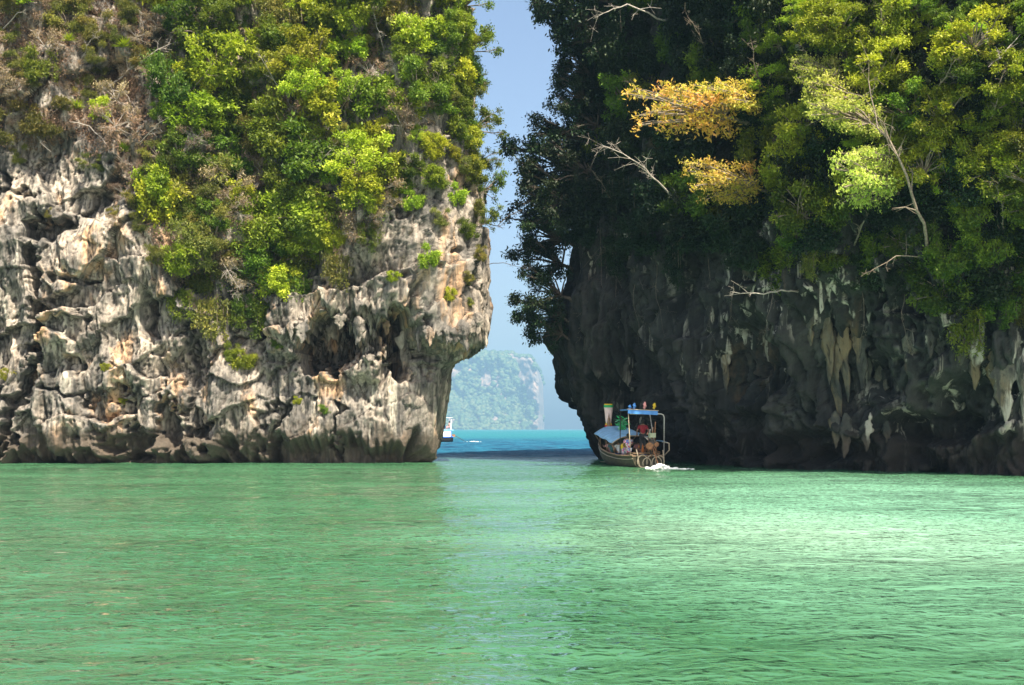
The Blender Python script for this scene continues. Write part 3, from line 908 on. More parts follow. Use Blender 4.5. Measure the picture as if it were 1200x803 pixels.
def dl(px, py):
    inside = sstep(0, 25, l_edge(px) - py) * (px < 575) * (px > -60) * (py > -80)
    thin = 1 - 0.7 * sstep(440, 480, px) * sstep(90, 130, py)
    return inside * thin * np.where((px < 190) & (py < 215), 0.0, 1.0)
def dl_dry(px, py):
    return sstep(0, 25, l_edge(px) + 12 - py) * (px < 330) * (px > -60) * (py > -80) * sstep(330, 120, px)
def dr(px, py):
    return sstep(-10, 30, r_edge(px) - py) * (px > 860) * (px < 1260) * (py > -80)
def dr2(px, py):
    return sstep(-10, 40, r_edge(px) - py) * (px > 640) * (px < 900) * (py > -80)
cover('creeper_cover', left, dl, 20000, 0.11, 'leaf', 'low green creepers spread between shrubs on the sunlit cliff', 1)
cover('dry_undergrowth', left, dl_dry, 15000, 0.13, 'leaf_dry', 'dry brown undergrowth on the sunlit cliff', 2)
cover('creeper_cover', right, dr, 20000, 0.13, 'leaf_shaded', 'green creepers between trees on the dark overhanging cliff', 3)  # darkened leaf colour stands for shade in the gaps between crowns
cover('creeper_cover', right, dr2, 17000, 0.15, 'leaf_shaded', 'shaded creepers over the dark rock beside the channel', 4)

# ------------------------------------------------------------------ bare branches
def branch(name, cl, pts, r0, label, mat='dead_wood', twigs=10, out=1.0, seed=1, cat='branch'):
    """pts in photo pixels along the branch, first one on the rock"""
    rr = random.Random(seed)
    p0, n, nh = cl.at(*pts[0])
    W = []
    for i, (x, y) in enumerate(pts):
        dep = p0.y - out * min(1, i / 2.0) + (0.25 if i == 0 else 0)
        W.append(Vector(((x - 600) / FPX * dep, dep, CAM_H + (503 - y) / FPX * dep)))
    base = W[0].copy()
    t = empty(name, base)
    n_ = len(W)
    # refine with slight kinks
    fine = []
    for a, b in zip(W[:-1], W[1:]):
        for k in range(3):
            q = a.lerp(b, k / 3)
            if k: q += Vector((rr.uniform(-1, 1), rr.uniform(-1, 1), rr.uniform(-1, 1))) * (b - a).length * .05
            fine.append(q)
    fine.append(W[-1])
    L = [p - base for p in fine]
    r0 *= 0.68
    rad = [r0 * (1 - 0.8 * i / (len(L) - 1)) for i in range(len(L))]
    MB().tube(L, rad, 7).build('limb', M[mat], t, True)
    mb = MB()
    tot = (L[-1] - L[0]).length
    for k in range(twigs):
        i = rr.randrange(len(L) // 3, len(L))
        d = (L[i] - L[i - 1]).normalized()
        s = Vector((rr.uniform(-1, 1), rr.uniform(-1, 1), rr.uniform(-.8, 1)))
        d = (d * .8 + s * .8).normalized()
        ln = tot * rr.uniform(.1, .28)
        a = L[i]; b = a + d * ln * .5; c = b + (d + Vector((rr.uniform(-.5, .5), rr.uniform(-.4, .4), rr.uniform(-.6, .3)))).normalized() * ln * .5
        mb.tube([a, b, c], [rad[i] * .55, rad[i] * .35, .006], 5, False)
        for _ in range(4):
            e = b + Vector((rr.uniform(-1, 1), rr.uniform(-1, 1), rr.uniform(-1, 1))).normalized() * ln * .3
            mb.tube([b, e], [rad[i] * .25, .005], 4, False)
    mb.build('twigs', M[mat], t, True)['kind'] = 'stuff'
    return tag(t, label, cat)

branch('bare_branch', left, [(124, 105), (150, 82), (185, 58), (205, 50)], 0.085, 'thick pale bare branch slanting up among dry shrubs', twigs=16, seed=3)
branch('bare_branch', left, [(126, 104), (145, 108), (158, 128)], 0.05, 'short pale bare branch bending downward among dry shrubs', twigs=4, seed=4)
branch('bare_branch', left, [(0, 38), (18, 18), (30, 11)], 0.07, 'pale broken branch stub among olive shrubs', twigs=2, seed=5)
branch('bare_branch', left, [(70, 140), (105, 148), (125, 170), (145, 190)], 0.045, 'long pale twig arching over the bare grey rock', twigs=6, seed=6)
branch('bare_branch', left, [(32, 142), (45, 162), (60, 178)], 0.05, 'short whitish branch lying on the grey rock', twigs=5, seed=7)
branch('bare_branch', left, [(175, 200), (200, 182), (235, 165)], 0.05, 'grey bare branch reaching across olive leaves', twigs=8, seed=8)
branch('bare_branch', left, [(300, 42), (270, 48), (240, 18), (222, 16)], 0.05, 'grey bare branch in the shade under lime shrubs', twigs=9, seed=9)
branch('bare_branch', left, [(255, 292), (262, 310), (275, 330), (280, 345)], 0.035, 'tangle of thin grey dead twigs hanging from the ledge', twigs=26, seed=10)
branch('bare_branch', left, [(572, 310), (590, 308), (608, 313), (618, 316)], 0.035, 'thin bare twig jutting out over the channel', mat='bark_dark', twigs=4, out=0.2, seed=11)
branch('bare_branch', left, [(570, 262), (583, 265), (597, 252), (612, 246)], 0.05, 'dark crooked branch reaching over the channel', mat='bark_dark', twigs=10, out=0.2, seed=12)
branch('bare_branch', right, [(805, 255), (780, 222), (757, 198), (730, 180), (704, 170)], 0.09, 'long grey dead branch slanting up across the dark rock', twigs=16, seed=13, out=1.8)
branch('bare_branch', right, [(935, 342), (915, 340), (895, 345), (868, 344), (856, 342)], 0.07, 'pale driftwood-like branch jutting from the dark rock below the trees', twigs=7, seed=14, out=1.8)
branch('bare_branch', right, [(800, 20), (770, 22), (735, 5), (712, 14), (695, 22)], 0.09, 'long arched grey branch high on the dark cliff', twigs=7, seed=15, out=2.0)
branch('tree_trunk', right, [(1090, 310), (1083, 262), (1062, 205), (1028, 150), (1018, 95)], 0.13, 'slender leaning pale trunk among yellow-green leaves', mat='bark', twigs=14, seed=16, out=2.4, cat='trunk')
branch('bare_branch', right, [(1125, 60), (1150, 80), (1172, 68), (1196, 40)], 0.07, 'pale bare branch in bright leaves high on the cliff', twigs=8, seed=17, out=2.0)
branch('bare_branch', right, [(1090, 300), (1050, 300), (1020, 318)], 0.05, 'thin brown branch under the tree canopy', mat='bark', twigs=6, seed=18, out=1.5)
for i, (x, y, dx, dy) in enumerate([(215, 120, 30, -40), (330, 110, -26, -46), (395, 140, 22, -42), (450, 60, -12, -44), (275, 215, -34, -30), (360, 210, 28, -34), (470, 170, 8, -50), (85, 90, 22, -44), (505, 120, 14, -44), (240, 60, -30, -24), (425, 215, -18, -40), (160, 170, 34, -30)]):
    branch('bare_branch', left, [(x, y), (x + dx * .5, y + dy * .45 - 3), (x + dx, y + dy)], 0.055, 'thin grey limb poking out between leaves on the sunlit cliff', mat='dead_wood' if i % 2 else 'bark', twigs=9, seed=60 + i, out=1.5)['group'] = 'grey limbs among leaves on the sunlit cliff'
for i, (x, y, dx, dy) in enumerate([(1120, 250, -22, -80), (1160, 160, 14, -70), (960, 120, -16, -60), (930, 290, 10, -70), (1180, 300, -12, -80), (1000, 290, 26, -60), (1040, 70, -8, -60), (760, 120, -30, -30), (720, 240, -26, -40), (830, 60, -24, -40), (1090, 120, 30, -50), (890, 110, -10, -60)]):
    branch('bare_branch', right, [(x, y), (x + dx * .4, y + dy * .45), (x + dx, y + dy)], 0.075, 'thin brown limb showing between trees on the dark cliff', mat='bark', twigs=9, seed=90 + i, out=2.2)['group'] = 'brown limbs between trees on the dark cliff'
for i, (x, y, l) in enumerate([(690, 320, 90), (720, 300, 70), (745, 290, 110), (770, 310, 80), (830, 300, 90), (860, 320, 60), (905, 325, 70), (1010, 340, 70), (1060, 345, 60), (705, 250, 120)]):
    branch('hanging_root', right, [(x, y), (x + random.uniform(-4, 4), y + l * .5), (x + random.uniform(-10, 10), y + l)], 0.022, 'thin hanging root dangling down the dark overhang', mat='bark', twigs=4, seed=30 + i, out=0.5, cat='root')['group'] = 'roots hanging down the dark overhang'

# ------------------------------------------------------------------ water
def water_mat():
    m, nt, b, out = nmat('lagoon_water')
    N = NT(nt)
    g = N.n('ShaderNodeNewGeometry')
    P = g.outputs['Position']
    sx = N.n('ShaderNodeSeparateXYZ'); N.l(P, sx.inputs[0])
    X, Y = sx.outputs[0], sx.outputs[1]
    wob = N.noise(P, 0.10, 3)
    yw = N.math('ADD', Y, N.math('MULTIPLY', N.math('SUBTRACT', wob, 0.5), 14.0))
    # silty shallow lagoon, bright glare painted into its colour, deep channel, open turquoise sea
    silt = N.ramp(N.noise(N.mapping(P, (0.10, 0.16, 1)), 1.0, 5, 0.6), [(0.3, (0.032, 0.112, 0.052)), (0.7, (0.056, 0.158, 0.078))])
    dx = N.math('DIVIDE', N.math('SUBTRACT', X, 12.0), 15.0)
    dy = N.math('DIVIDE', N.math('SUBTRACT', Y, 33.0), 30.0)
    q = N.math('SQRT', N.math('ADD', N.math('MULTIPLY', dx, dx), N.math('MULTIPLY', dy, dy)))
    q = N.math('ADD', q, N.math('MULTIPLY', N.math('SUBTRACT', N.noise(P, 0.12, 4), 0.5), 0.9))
    painted_glare = N.ramp(q, [(0.25, 1.0), (1.0, 0.0)])
    c = N.mix(painted_glare, silt, (0.17, 0.37, 0.25))  # broad glare on the water, painted as a paler body colour
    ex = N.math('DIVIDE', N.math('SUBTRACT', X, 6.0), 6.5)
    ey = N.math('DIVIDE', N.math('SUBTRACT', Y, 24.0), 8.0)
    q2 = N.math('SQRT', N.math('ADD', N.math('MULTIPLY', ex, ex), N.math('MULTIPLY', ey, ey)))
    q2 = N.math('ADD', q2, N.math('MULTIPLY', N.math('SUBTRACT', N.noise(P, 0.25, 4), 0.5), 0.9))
    c = N.mix(N.ramp(q2, [(0.0, 0.45), (1.3, 0.0)]), c, (0.36, 0.54, 0.40))  # whiter core of the glare, painted into the water colour
    deep = N.ramp(N.math('MULTIPLY_ADD', yw, 1 / 20.0), [(0.0, 0.0), (1.0, 1.0)])
    deep.node.inputs[0].links[0].from_node.inputs[2].default_value = -78 / 20.0
    chop = N.noise(N.mapping(P, (0.22, 0.10, 1), (0, 0, 0.2)), 1.0, 6, 0.7, 0.8)
    c = N.mix(deep, c, N.ramp(chop, [(0.38, (0.003, 0.035, 0.080)), (0.62, (0.014, 0.120, 0.19))]))
    yf = N.math('ADD', Y, N.math('MULTIPLY', N.math('SUBTRACT', N.noise(N.mapping(P, (0.03, 0.012, 1)), 1.0, 5, 0.65), 0.5), 260.0))
    far = N.ramp(N.math('MULTIPLY_ADD', yf, 1 / 160.0), [(0.0, 0.0), (1.0, 1.0)])
    far.node.inputs[0].links[0].from_node.inputs[2].default_value = -200 / 160.0
    c = N.mix(far, c, (0.016, 0.135, 0.165))
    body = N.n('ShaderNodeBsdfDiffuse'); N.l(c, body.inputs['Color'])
    # wind ripples
    r1 = N.noise(N.mapping(P, (0.9, 1.3, 1), (0, 0, 0.12)), 1.0, 2, 0.5, 0.4)
    r2 = N.noise(N.mapping(P, (5.0, 6.4, 1), (0, 0, -0.15)), 1.0, 1.5, 0.5, 0.5)
    r3 = N.noise(N.mapping(P, (10.0, 13.0, 1), (0, 0, 0.2)), 1.0, 2, 0.5)
    gust = N.ramp(N.noise(N.mapping(P, (0.12, 0.2, 1)), 1.0, 3), [(0.36, 0.25), (0.62, 1.15)])
    b1 = N.bump(r1, 1.0, 0.13)
    b2 = N.bump(N.math('MULTIPLY', r2, gust), 1.0, 0.10, b1)
    b3 = N.bump(r3, 1.0, 0.006, b2)
    r0 = N.noise(N.mapping(P, (0.45, 0.30, 1), (0, 0, 0.2)), 1.0, 5, 0.6, 0.6)
    b3 = N.bump(N.math('MULTIPLY', r0, deep), 1.0, 0.9, b3)
    gl = N.n('ShaderNodeBsdfGlossy'); N.l(b3, gl.inputs['Normal'])
    N.l(N.ramp(deep, [(0.0, 0.05), (1.0, 0.28)]), gl.inputs['Roughness'])
    fr = N.n('ShaderNodeFresnel'); fr.inputs['IOR'].default_value = 1.5
    N.l(b3, fr.inputs['Normal'])
    fac = N.math('MULTIPLY', fr.outputs[0], N.ramp(deep, [(0.0, 1.0), (1.0, 0.26)]))
    ms = N.n('ShaderNodeMixShader')
    N.l(fac, ms.inputs[0]); N.l(body.outputs[0], ms.inputs[1]); N.l(gl.outputs[0], ms.inputs[2])
    N.l(ms.outputs[0], out.inputs[0])
    nt.nodes.remove(b)
    return m
M['water'] = water_mat()
def lin(a, b, s): return np.arange(a, b, s)
xs = np.concatenate([[-6000, -2500, -900, -300, -120, -70], lin(-45, -28, 1.0), lin(-28, 28, 0.2), lin(28, 46, 1.0), [70, 120, 300, 900, 2500, 6000]])
ys = np.concatenate([[-300, -80, -20], lin(-4, 7, 1.0), lin(7, 30, 0.12), lin(30, 84, 0.22), lin(84, 130, 0.3), lin(130, 220, 0.8), lin(220, 360, 2.0), [400, 500, 700, 1000, 1600, 2600, 4200, 6000]])
GX, GY = np.meshgrid(xs, ys, indexing='ij')
fade = sstep(46, 26, np.abs(GX)) * sstep(320, 90, GY) * sstep(2, 8, GY)
GZ = (fbm(GX / 1.5, GY / 0.75, 0 * GX, 3, 0.55) * 0.035 + fbm(GX / 5.0 + 7, GY / 2.6, 0 * GX + 3, 2) * 0.020) * fade
GZ = GZ + fbm(GX / 2.4, GY / 1.7, 0 * GX + 8, 4, 0.6) * 0.075 * sstep(82, 92, GY) * sstep(360, 200, GY) * sstep(40, 28, np.abs(GX))
iw = np.arange(GX.size).reshape(GX.shape)
Fw = np.stack([iw[:-1, :-1].ravel(), iw[1:, :-1].ravel(), iw[1:, 1:].ravel(), iw[:-1, 1:].ravel()], 1)
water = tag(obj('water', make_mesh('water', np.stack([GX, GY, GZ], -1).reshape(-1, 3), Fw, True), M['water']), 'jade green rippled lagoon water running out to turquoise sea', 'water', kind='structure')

# ------------------------------------------------------------------ far island
def island():
    m, nt, b, out = nmat('far_cliff')
    N = NT(nt)
    P = N.n('ShaderNodeNewGeometry').outputs['Position']
    f = N.noise(N.mapping(P, (0.06, 0.06, 0.025)), 1.0, 6, 0.6)
    N.l(N.ramp(f, [(0.3, (0.10, 0.09, 0.08)), (0.5, (0.16, 0.13, 0.10)), (0.7, (0.36, 0.23, 0.15))]), b.inputs['Base Color'])
    b.inputs['Roughness'].default_value = 0.9
    D = 5000.0
    xs_ = np.linspace(-330, 42, 240)
    top = np.interp(xs_, [-330, -200, -140, -110, -85, -70, -55, -35, -15, 0, 12, 24, 34, 39, 42], [60, 88, 80, 70, 84, 93, 97, 98, 96, 97, 93, 86, 74, 60, 4])
    top = top + 4 * fbm(xs_ / 14, 0 * xs_, 0 * xs_, 3)
    t = np.concatenate([np.linspace(0, 1, 90), np.linspace(1.02, 1.5, 16)])
    T, XX = np.meshgrid(t, xs_, indexing='xy')
    TP = np.repeat(top[:, None], len(t), 1)
    Z = np.where(T <= 1, T * TP, TP + 6 * np.sin((T - 1) * 3)) - 2
    # talus slope below, wall above, rounding back at the right hand end
    slope = np.interp(np.clip(T, 0, 1), [0, 0.04, 0.45, 0.55, 0.95, 1], [0, 3, 60, 68, 80, 95])
    wall = np.interp(np.clip(T, 0, 1), [0, 0.95, 1], [25, 34, 50])
    k = sstep(-12, 30, XX + 6 * fbm(XX / 20, Z / 20, 0 * Z, 3))
    Yd = slope * (1 - k) + wall * k + np.clip(T - 1, 0, 1) * 220 + np.clip(XX - 30, 0, 50) ** 2 * 0.8
    Yd = Yd + 14 * fbm(XX / 26, Z / 34, 0 * Z, 5, .6) + 7 * ridged(XX / 9, Z / 30, 0 * Z, 4, .6)
    G = np.stack([XX * 3.333, D + Yd * 3.333, Z * 3.333], -1)
    i = np.arange(XX.size).reshape(XX.shape)
    F = np.stack([i[:-1, :-1].ravel(), i[1:, :-1].ravel(), i[1:, 1:].ravel(), i[:-1, 1:].ravel()], 1)
    o = obj('far_island', make_mesh('far_island', G.reshape(-1, 3), F, True), m)
    tag(o, 'distant steep forested island hazy blue across the sea', 'island', kind='structure')
    # forest on it: low lumpy crowns
    fm = leaf_mat('far_forest', (0.035, 0.07, 0.02), (0.07, 0.12, 0.03), (0.14, 0.16, 0.05), 0.1)
    r = np.random.default_rng(3)
    base = MB().ball((0, 0, 0), 1.0, 6, 4)
    bv = np.array(base.v); bf = np.array(base.q)
    V, Fq, Tn = [], [], []
    n = 0
    for _ in range(12000):
        a = r.integers(60, 238); t_ = r.integers(1, 105)
        p = G[a, t_]
        bare = fbm(np.array([p[0] / 87]), np.array([p[2] / 127]), np.array([2.0]), 3)[0]
        frac = t[t_]
        if frac < 0.98 and ((p[0] > 60 and bare > -.25) or (frac > 0.55 and bare > 0.12) or bare > 0.5): continue
        s = r.uniform(5, 12)
        V.append(bv * np.array([s, s, s * .8]) * r.uniform(.8, 1.2, bv.shape) + p + [0, -2, 1]); Fq.append(bf + n); n += len(bv)
        Tn.append(np.full(len(bv), r.random()))
    f_o = obj('far_forest', make_mesh('far_forest', np.concatenate(V), np.concatenate(Fq), True, np.concatenate(Tn)), fm)
    tag(f_o, 'hazy forest covering the distant island', 'forest', kind='stuff')
island()

# ------------------------------------------------------------------ boats and people
M['skin'] = plain('skin', (0.36, 0.20, 0.13), 0.55, 0, 0.08)
M['skin_dark'] = plain('skin_dark', (0.20, 0.10, 0.06), 0.55, 0, 0.08)
M['hair'] = plain('hair', (0.015, 0.012, 0.010), 0.5)
M['maroon'] = plain('maroon_cloth', (0.22, 0.012, 0.02), 0.85)
M['red'] = plain('red_cloth', (0.55, 0.02, 0.04), 0.8)
M['black'] = plain('black_cloth', (0.015, 0.015, 0.018), 0.85)
M['white'] = plain('white_cloth', (0.75, 0.73, 0.70), 0.8, 0, 0.1)
M['orange'] = plain('orange_cloth', (0.75, 0.22, 0.04), 0.75)
M['navy'] = plain('navy_cloth', (0.02, 0.05, 0.13), 0.8)
M['pink'] = plain('pink_cloth', (0.75, 0.32, 0.30), 0.8)
M['teal'] = plain('teal_cloth', (0.08, 0.22, 0.20), 0.8)
M['yellow'] = plain('yellow_cloth', (0.75, 0.52, 0.03), 0.8)
M['tarp'] = plain('blue_tarp', (0.06, 0.24, 0.62), 0.55, 0, 0.2, 3, 0.02)
M['tarp_light'] = plain('light_blue_tarp', (0.25, 0.48, 0.72), 0.55, 0, 0.2, 3, 0.02)
M['hull'] = plain('weathered_hull', (0.075, 0.068, 0.04), 0.7, 0, 0.45, 5, 0.01)
M['wood'] = plain('pale_wood', (0.26, 0.17, 0.10), 0.65, 0, 0.35, 9, 0.01)
M['deck'] = plain('deck_wood', (0.17, 0.11, 0.06), 0.75, 0, 0.35, 9, 0.01)
M['cream'] = plain('cream_paint', (0.42, 0.34, 0.23), 0.45, 0, 0.15)
M['steel'] = plain('galvanised', (0.40, 0.39, 0.36), 0.5, 0.3, 0.15)
M['iron'] = plain('greasy_iron', (0.05, 0.045, 0.04), 0.5, 0.5, 0.4)
M['engine'] = plain('engine_paint', (0.30, 0.34, 0.22), 0.5, 0.2, 0.3)
M['rust'] = plain('rust', (0.30, 0.15, 0.07), 0.8, 0.2, 0.4)
M['ribbon_green'] = plain('green_ribbon', (0.03, 0.42, 0.13), 0.6)
M['ribbon_white'] = plain('blush_ribbon', (0.85, 0.66, 0.60), 0.7, 0, 0.08)
M['foam'] = plain('foam', (0.85, 0.88, 0.86), 0.9, 0, 0.05)
M['blue_paint'] = plain('blue_paint', (0.03, 0.16, 0.62), 0.4, 0, 0.15)
M['white_paint'] = plain('white_paint', (0.78, 0.78, 0.74), 0.5, 0, 0.08)
def floral():
    m, nt, b, out = nmat('floral_cloth')
    N = NT(nt)
    v = N.n('ShaderNodeTexVoronoi'); v.inputs['Scale'].default_value = 14
    N.l(N.n('ShaderNodeTexCoord').outputs['Object'], v.inputs['Vector'])
    sp = N.n('ShaderNodeSeparateColor'); N.l(v.outputs['Color'], sp.inputs[0])
    x = N.ramp(sp.outputs[0], [(0.0, (0.8, 0.74, 0.72)), (0.35, (0.75, 0.10, 0.25)), (0.6, (0.8, 0.74, 0.72)), (0.8, (0.12, 0.22, 0.6))])
    x.node.color_ramp.interpolation = 'CONSTANT'
    N.l(x, b.inputs['Base Color'])
    b.inputs['Roughness'].default_value = 0.85
    return m
M['floral'] = floral()

def skin_obj(name, chains, mat, parent, sub=1):
    """chains: list of lists of (point, radius); first point of later chains is merged by exact position"""
    V, E, Rr, idx = [], [], [], {}
    for ch in chains:
        prev = None
        for p, r in ch:
            k = tuple(round(c, 4) for c in p)
            if k not in idx:
                idx[k] = len(V); V.append(k); Rr.append(r)
            i = idx[k]
            if prev is not None and prev != i: E.append((prev, i))
            prev = i
    me = bpy.data.meshes.new(name)
    me.from_pydata(V, E, [])
    me.materials.append(mat)
    o = obj(name, me, None, parent)
    sk = o.modifiers.new('skin', 'SKIN')
    sk.use_smooth_shade = True
    if not me.skin_vertices: me.skin_vertices.new()
    for i, r in enumerate(Rr):
        me.skin_vertices[0].data[i].radius = (r, r) if not hasattr(r, '__len__') else r
        me.skin_vertices[0].data[i].use_root = (i == 0)
    ss = o.modifiers.new('subdivision', 'SUBSURF'); ss.levels = sub; ss.render_levels = sub
    return o

def person(loc, rz, pose, shirt, lower, label, group=None, skin='skin', hat=None, dress=False):
    """figure facing local +x, origin at the feet (standing) or at the seat's floor (seated)"""
    t = empty('person', loc, rz)
    if pose == 'stand':
        hip = 0.92; knees = [(0.03, s * .10, .50) for s in (1, -1)]; ank = [(-0.02, s * .11, .08) for s in (1, -1)]
        toe = [(.16, s * .13, .03) for s in (1, -1)]
        elb = [(0.02, .30, 1.16), (-.10, -.29, 1.15)]; wri = [(.20, .26, .98), (-.30, -.20, 1.05)]
        lean = 0.0
    elif pose == 'sit':
        hip = 0.45; knees = [(.42, s * .12, .47) for s in (1, -1)]; ank = [(.40, s * .12, .08) for s in (1, -1)]
        toe = [(.57, s * .13, .03) for s in (1, -1)]
        elb = [(.06, .27, .74), (.06, -.27, .74)]; wri = [(.27, .16, .60), (.27, -.16, .60)]
        lean = 0.03
    else:   # arm out
        hip = 0.45; knees = [(.42, s * .12, .47) for s in (1, -1)]; ank = [(.40, s * .12, .08) for s in (1, -1)]
        toe = [(.57, s * .13, .03) for s in (1, -1)]
        elb = [(.14, .30, .82), (-.05, -.32, .80)]; wri = [(.36, .30, .90), (-.22, -.42, .95)]
        lean = 0.05
    P = Vector((0, 0, hip)); sp = Vector((lean * .3, 0, hip + .22)); ch = Vector((lean, 0, hip + .42)); nk = Vector((lean, 0, hip + .56)); hb = Vector((lean + .02, 0, hip + .66)); ht = Vector((lean + .01, 0, hip + .78))
    sh = [Vector((lean, s * .18, hip + .48)) for s in (1, -1)]
    hp = [Vector((0, s * .09, hip - .04)) for s in (1, -1)]
    T = lambda v: tuple(v)
    chains = [[(T(P), .13), (T(sp), .115), (T(ch), .135), (T(nk), .055), (T(hb), .085), (T(ht), .075)],
              [(T(hb), .085), (T(hb + Vector((.10, 0, .0))), .018)]]
    for i in (0, 1):
        chains.append([(T(ch), .135), (T(sh[i]), .07), (elb[i], .045), (wri[i], .028)])
        d = (Vector(wri[i]) - Vector(elb[i])).normalized()
        palm = Vector(wri[i]) + d * .07
        chains.append([(wri[i], .028), (T(palm), .032)])
        side = d.cross(Vector((0, 0, 1))).normalized()
        for k, (off, ln) in enumerate(((-.027, .06), (-.009, .075), (.009, .08), (.027, .07))):
            a = palm + d * .02 + side * off
            chains.append([(T(palm), .032), (T(a), .010), (T(a + d * ln * .6 + Vector((0, 0, -.012))), .009), (T(a + d * ln + Vector((0, 0, -.03))), .007)])
        th = Vector(wri[i]) + d * .03 + side * .035
        chains.append([(wri[i], .028), (T(th), .011), (T(th + d * .04 + side * .01), .008)])
        chains.append([(T(P), .13), (T(hp[i]), .095), (knees[i], .062), (ank[i], .04), (toe[i], .034)])
    skin_obj('body', chains, M[skin], t)
    ex = .022
    sc = [[(T(P + Vector((0, 0, .02))), .145), (T(sp), .14), (T(ch), .155), (T(ch + Vector((0, 0, .08))), .10)]]
    for i in (0, 1):
        mid = Vector(sh[i]).lerp(Vector(elb[i]), .75)
        sc.append([(T(ch), .155), (T(sh[i] + Vector((0, 0, -.01))), .09), (T(mid), .068)])
    skin_obj('shirt', sc, M[shirt], t)
    lc = []
    for i in (0, 1):
        k, a = Vector(knees[i]), Vector(ank[i])
        lc.append([(T(P + Vector((0, 0, -.01))), .15), (T(hp[i]), .115), (T(k), .085 if not dress else .15), (T(k.lerp(a, .85)), .06 if not dress else .17)])
    skin_obj('dress' if dress else 'trousers', lc, M[lower], t)
    mb = MB().ball((ht.x - .02, 0, ht.z - .01), (.115, .095, .10), 10, 7)
    mb.ball((ht.x - .06, 0, ht.z - .10), (.06, .08, .09), 8, 6)
    mb.build('hair' if not hat else 'hat', M['hair'] if not hat else M[hat], t, True)
    return tag(t, label, 'person', group)

def loft_hull(st, hb, gz, kz, wl=0.8, n=7, thick=0.05):
    """boat shell from stations: half beam, gunwale and keel heights; returns MB"""
    mb = MB()
    V, F = [], []
    m = 2 * n + 1
    for inner in (0, 1):
        for x, b_, g_, k_ in zip(st, hb, gz, kz):
            b = max(b_ - thick * inner, .004); kk = k_ + thick * inner
            for j in range(-n, n + 1):
                t = abs(j) / n
                y = math.copysign(b * (1 - (1 - t) ** 1.8) ** 0.75, j) if j else 0
                z = kk + (g_ - kk) * t ** 1.9
                V.append((x, y, z))
    ns = len(st)
    for inner in (0, 1):
        o = inner * ns * m
        for i in range(ns - 1):
            for j in range(m - 1):
                q = (o + i * m + j, o + (i + 1) * m + j, o + (i + 1) * m + j + 1, o + i * m + j + 1)
                F.append(q if inner else q[::-1])
    for i in range(ns - 1):
        for j in (0, m - 1):
            a, b = i * m + j, (i + 1) * m + j
            q = (a, b, b + ns * m, a + ns * m)
            F.append(q if j else q[::-1])
    # transom
    V.append((st[0], 0, gz[0])); c = len(V) - 1
    for j in range(m - 1): F.append((c, j, j + 1))
    mb.add(V, F)
    return mb

def arc(c, r, a0, a1, n, plane='yz', sx=1.0):
    pts = []
    for i in range(n + 1):
        a = a0 + (a1 - a0) * i / n
        u, v = math.cos(a) * r * sx, math.sin(a) * r
        pts.append((c[0], c[1] + u, c[2] + v) if plane == 'yz' else (c[0] + u, c[1], c[2] + v))
    return pts

STERN = Vector((7.1, 67.0, 0)); BOW = Vector((5.75, 75.9, 0))
HEAD = math.atan2(BOW.y - STERN.y, BOW.x - STERN.x)
def on_boat(x, y, z):
    c, s = math.cos(HEAD), math.sin(HEAD)
    return (STERN.x + c * x - s * y, STERN.y + s * x + c * y, z)

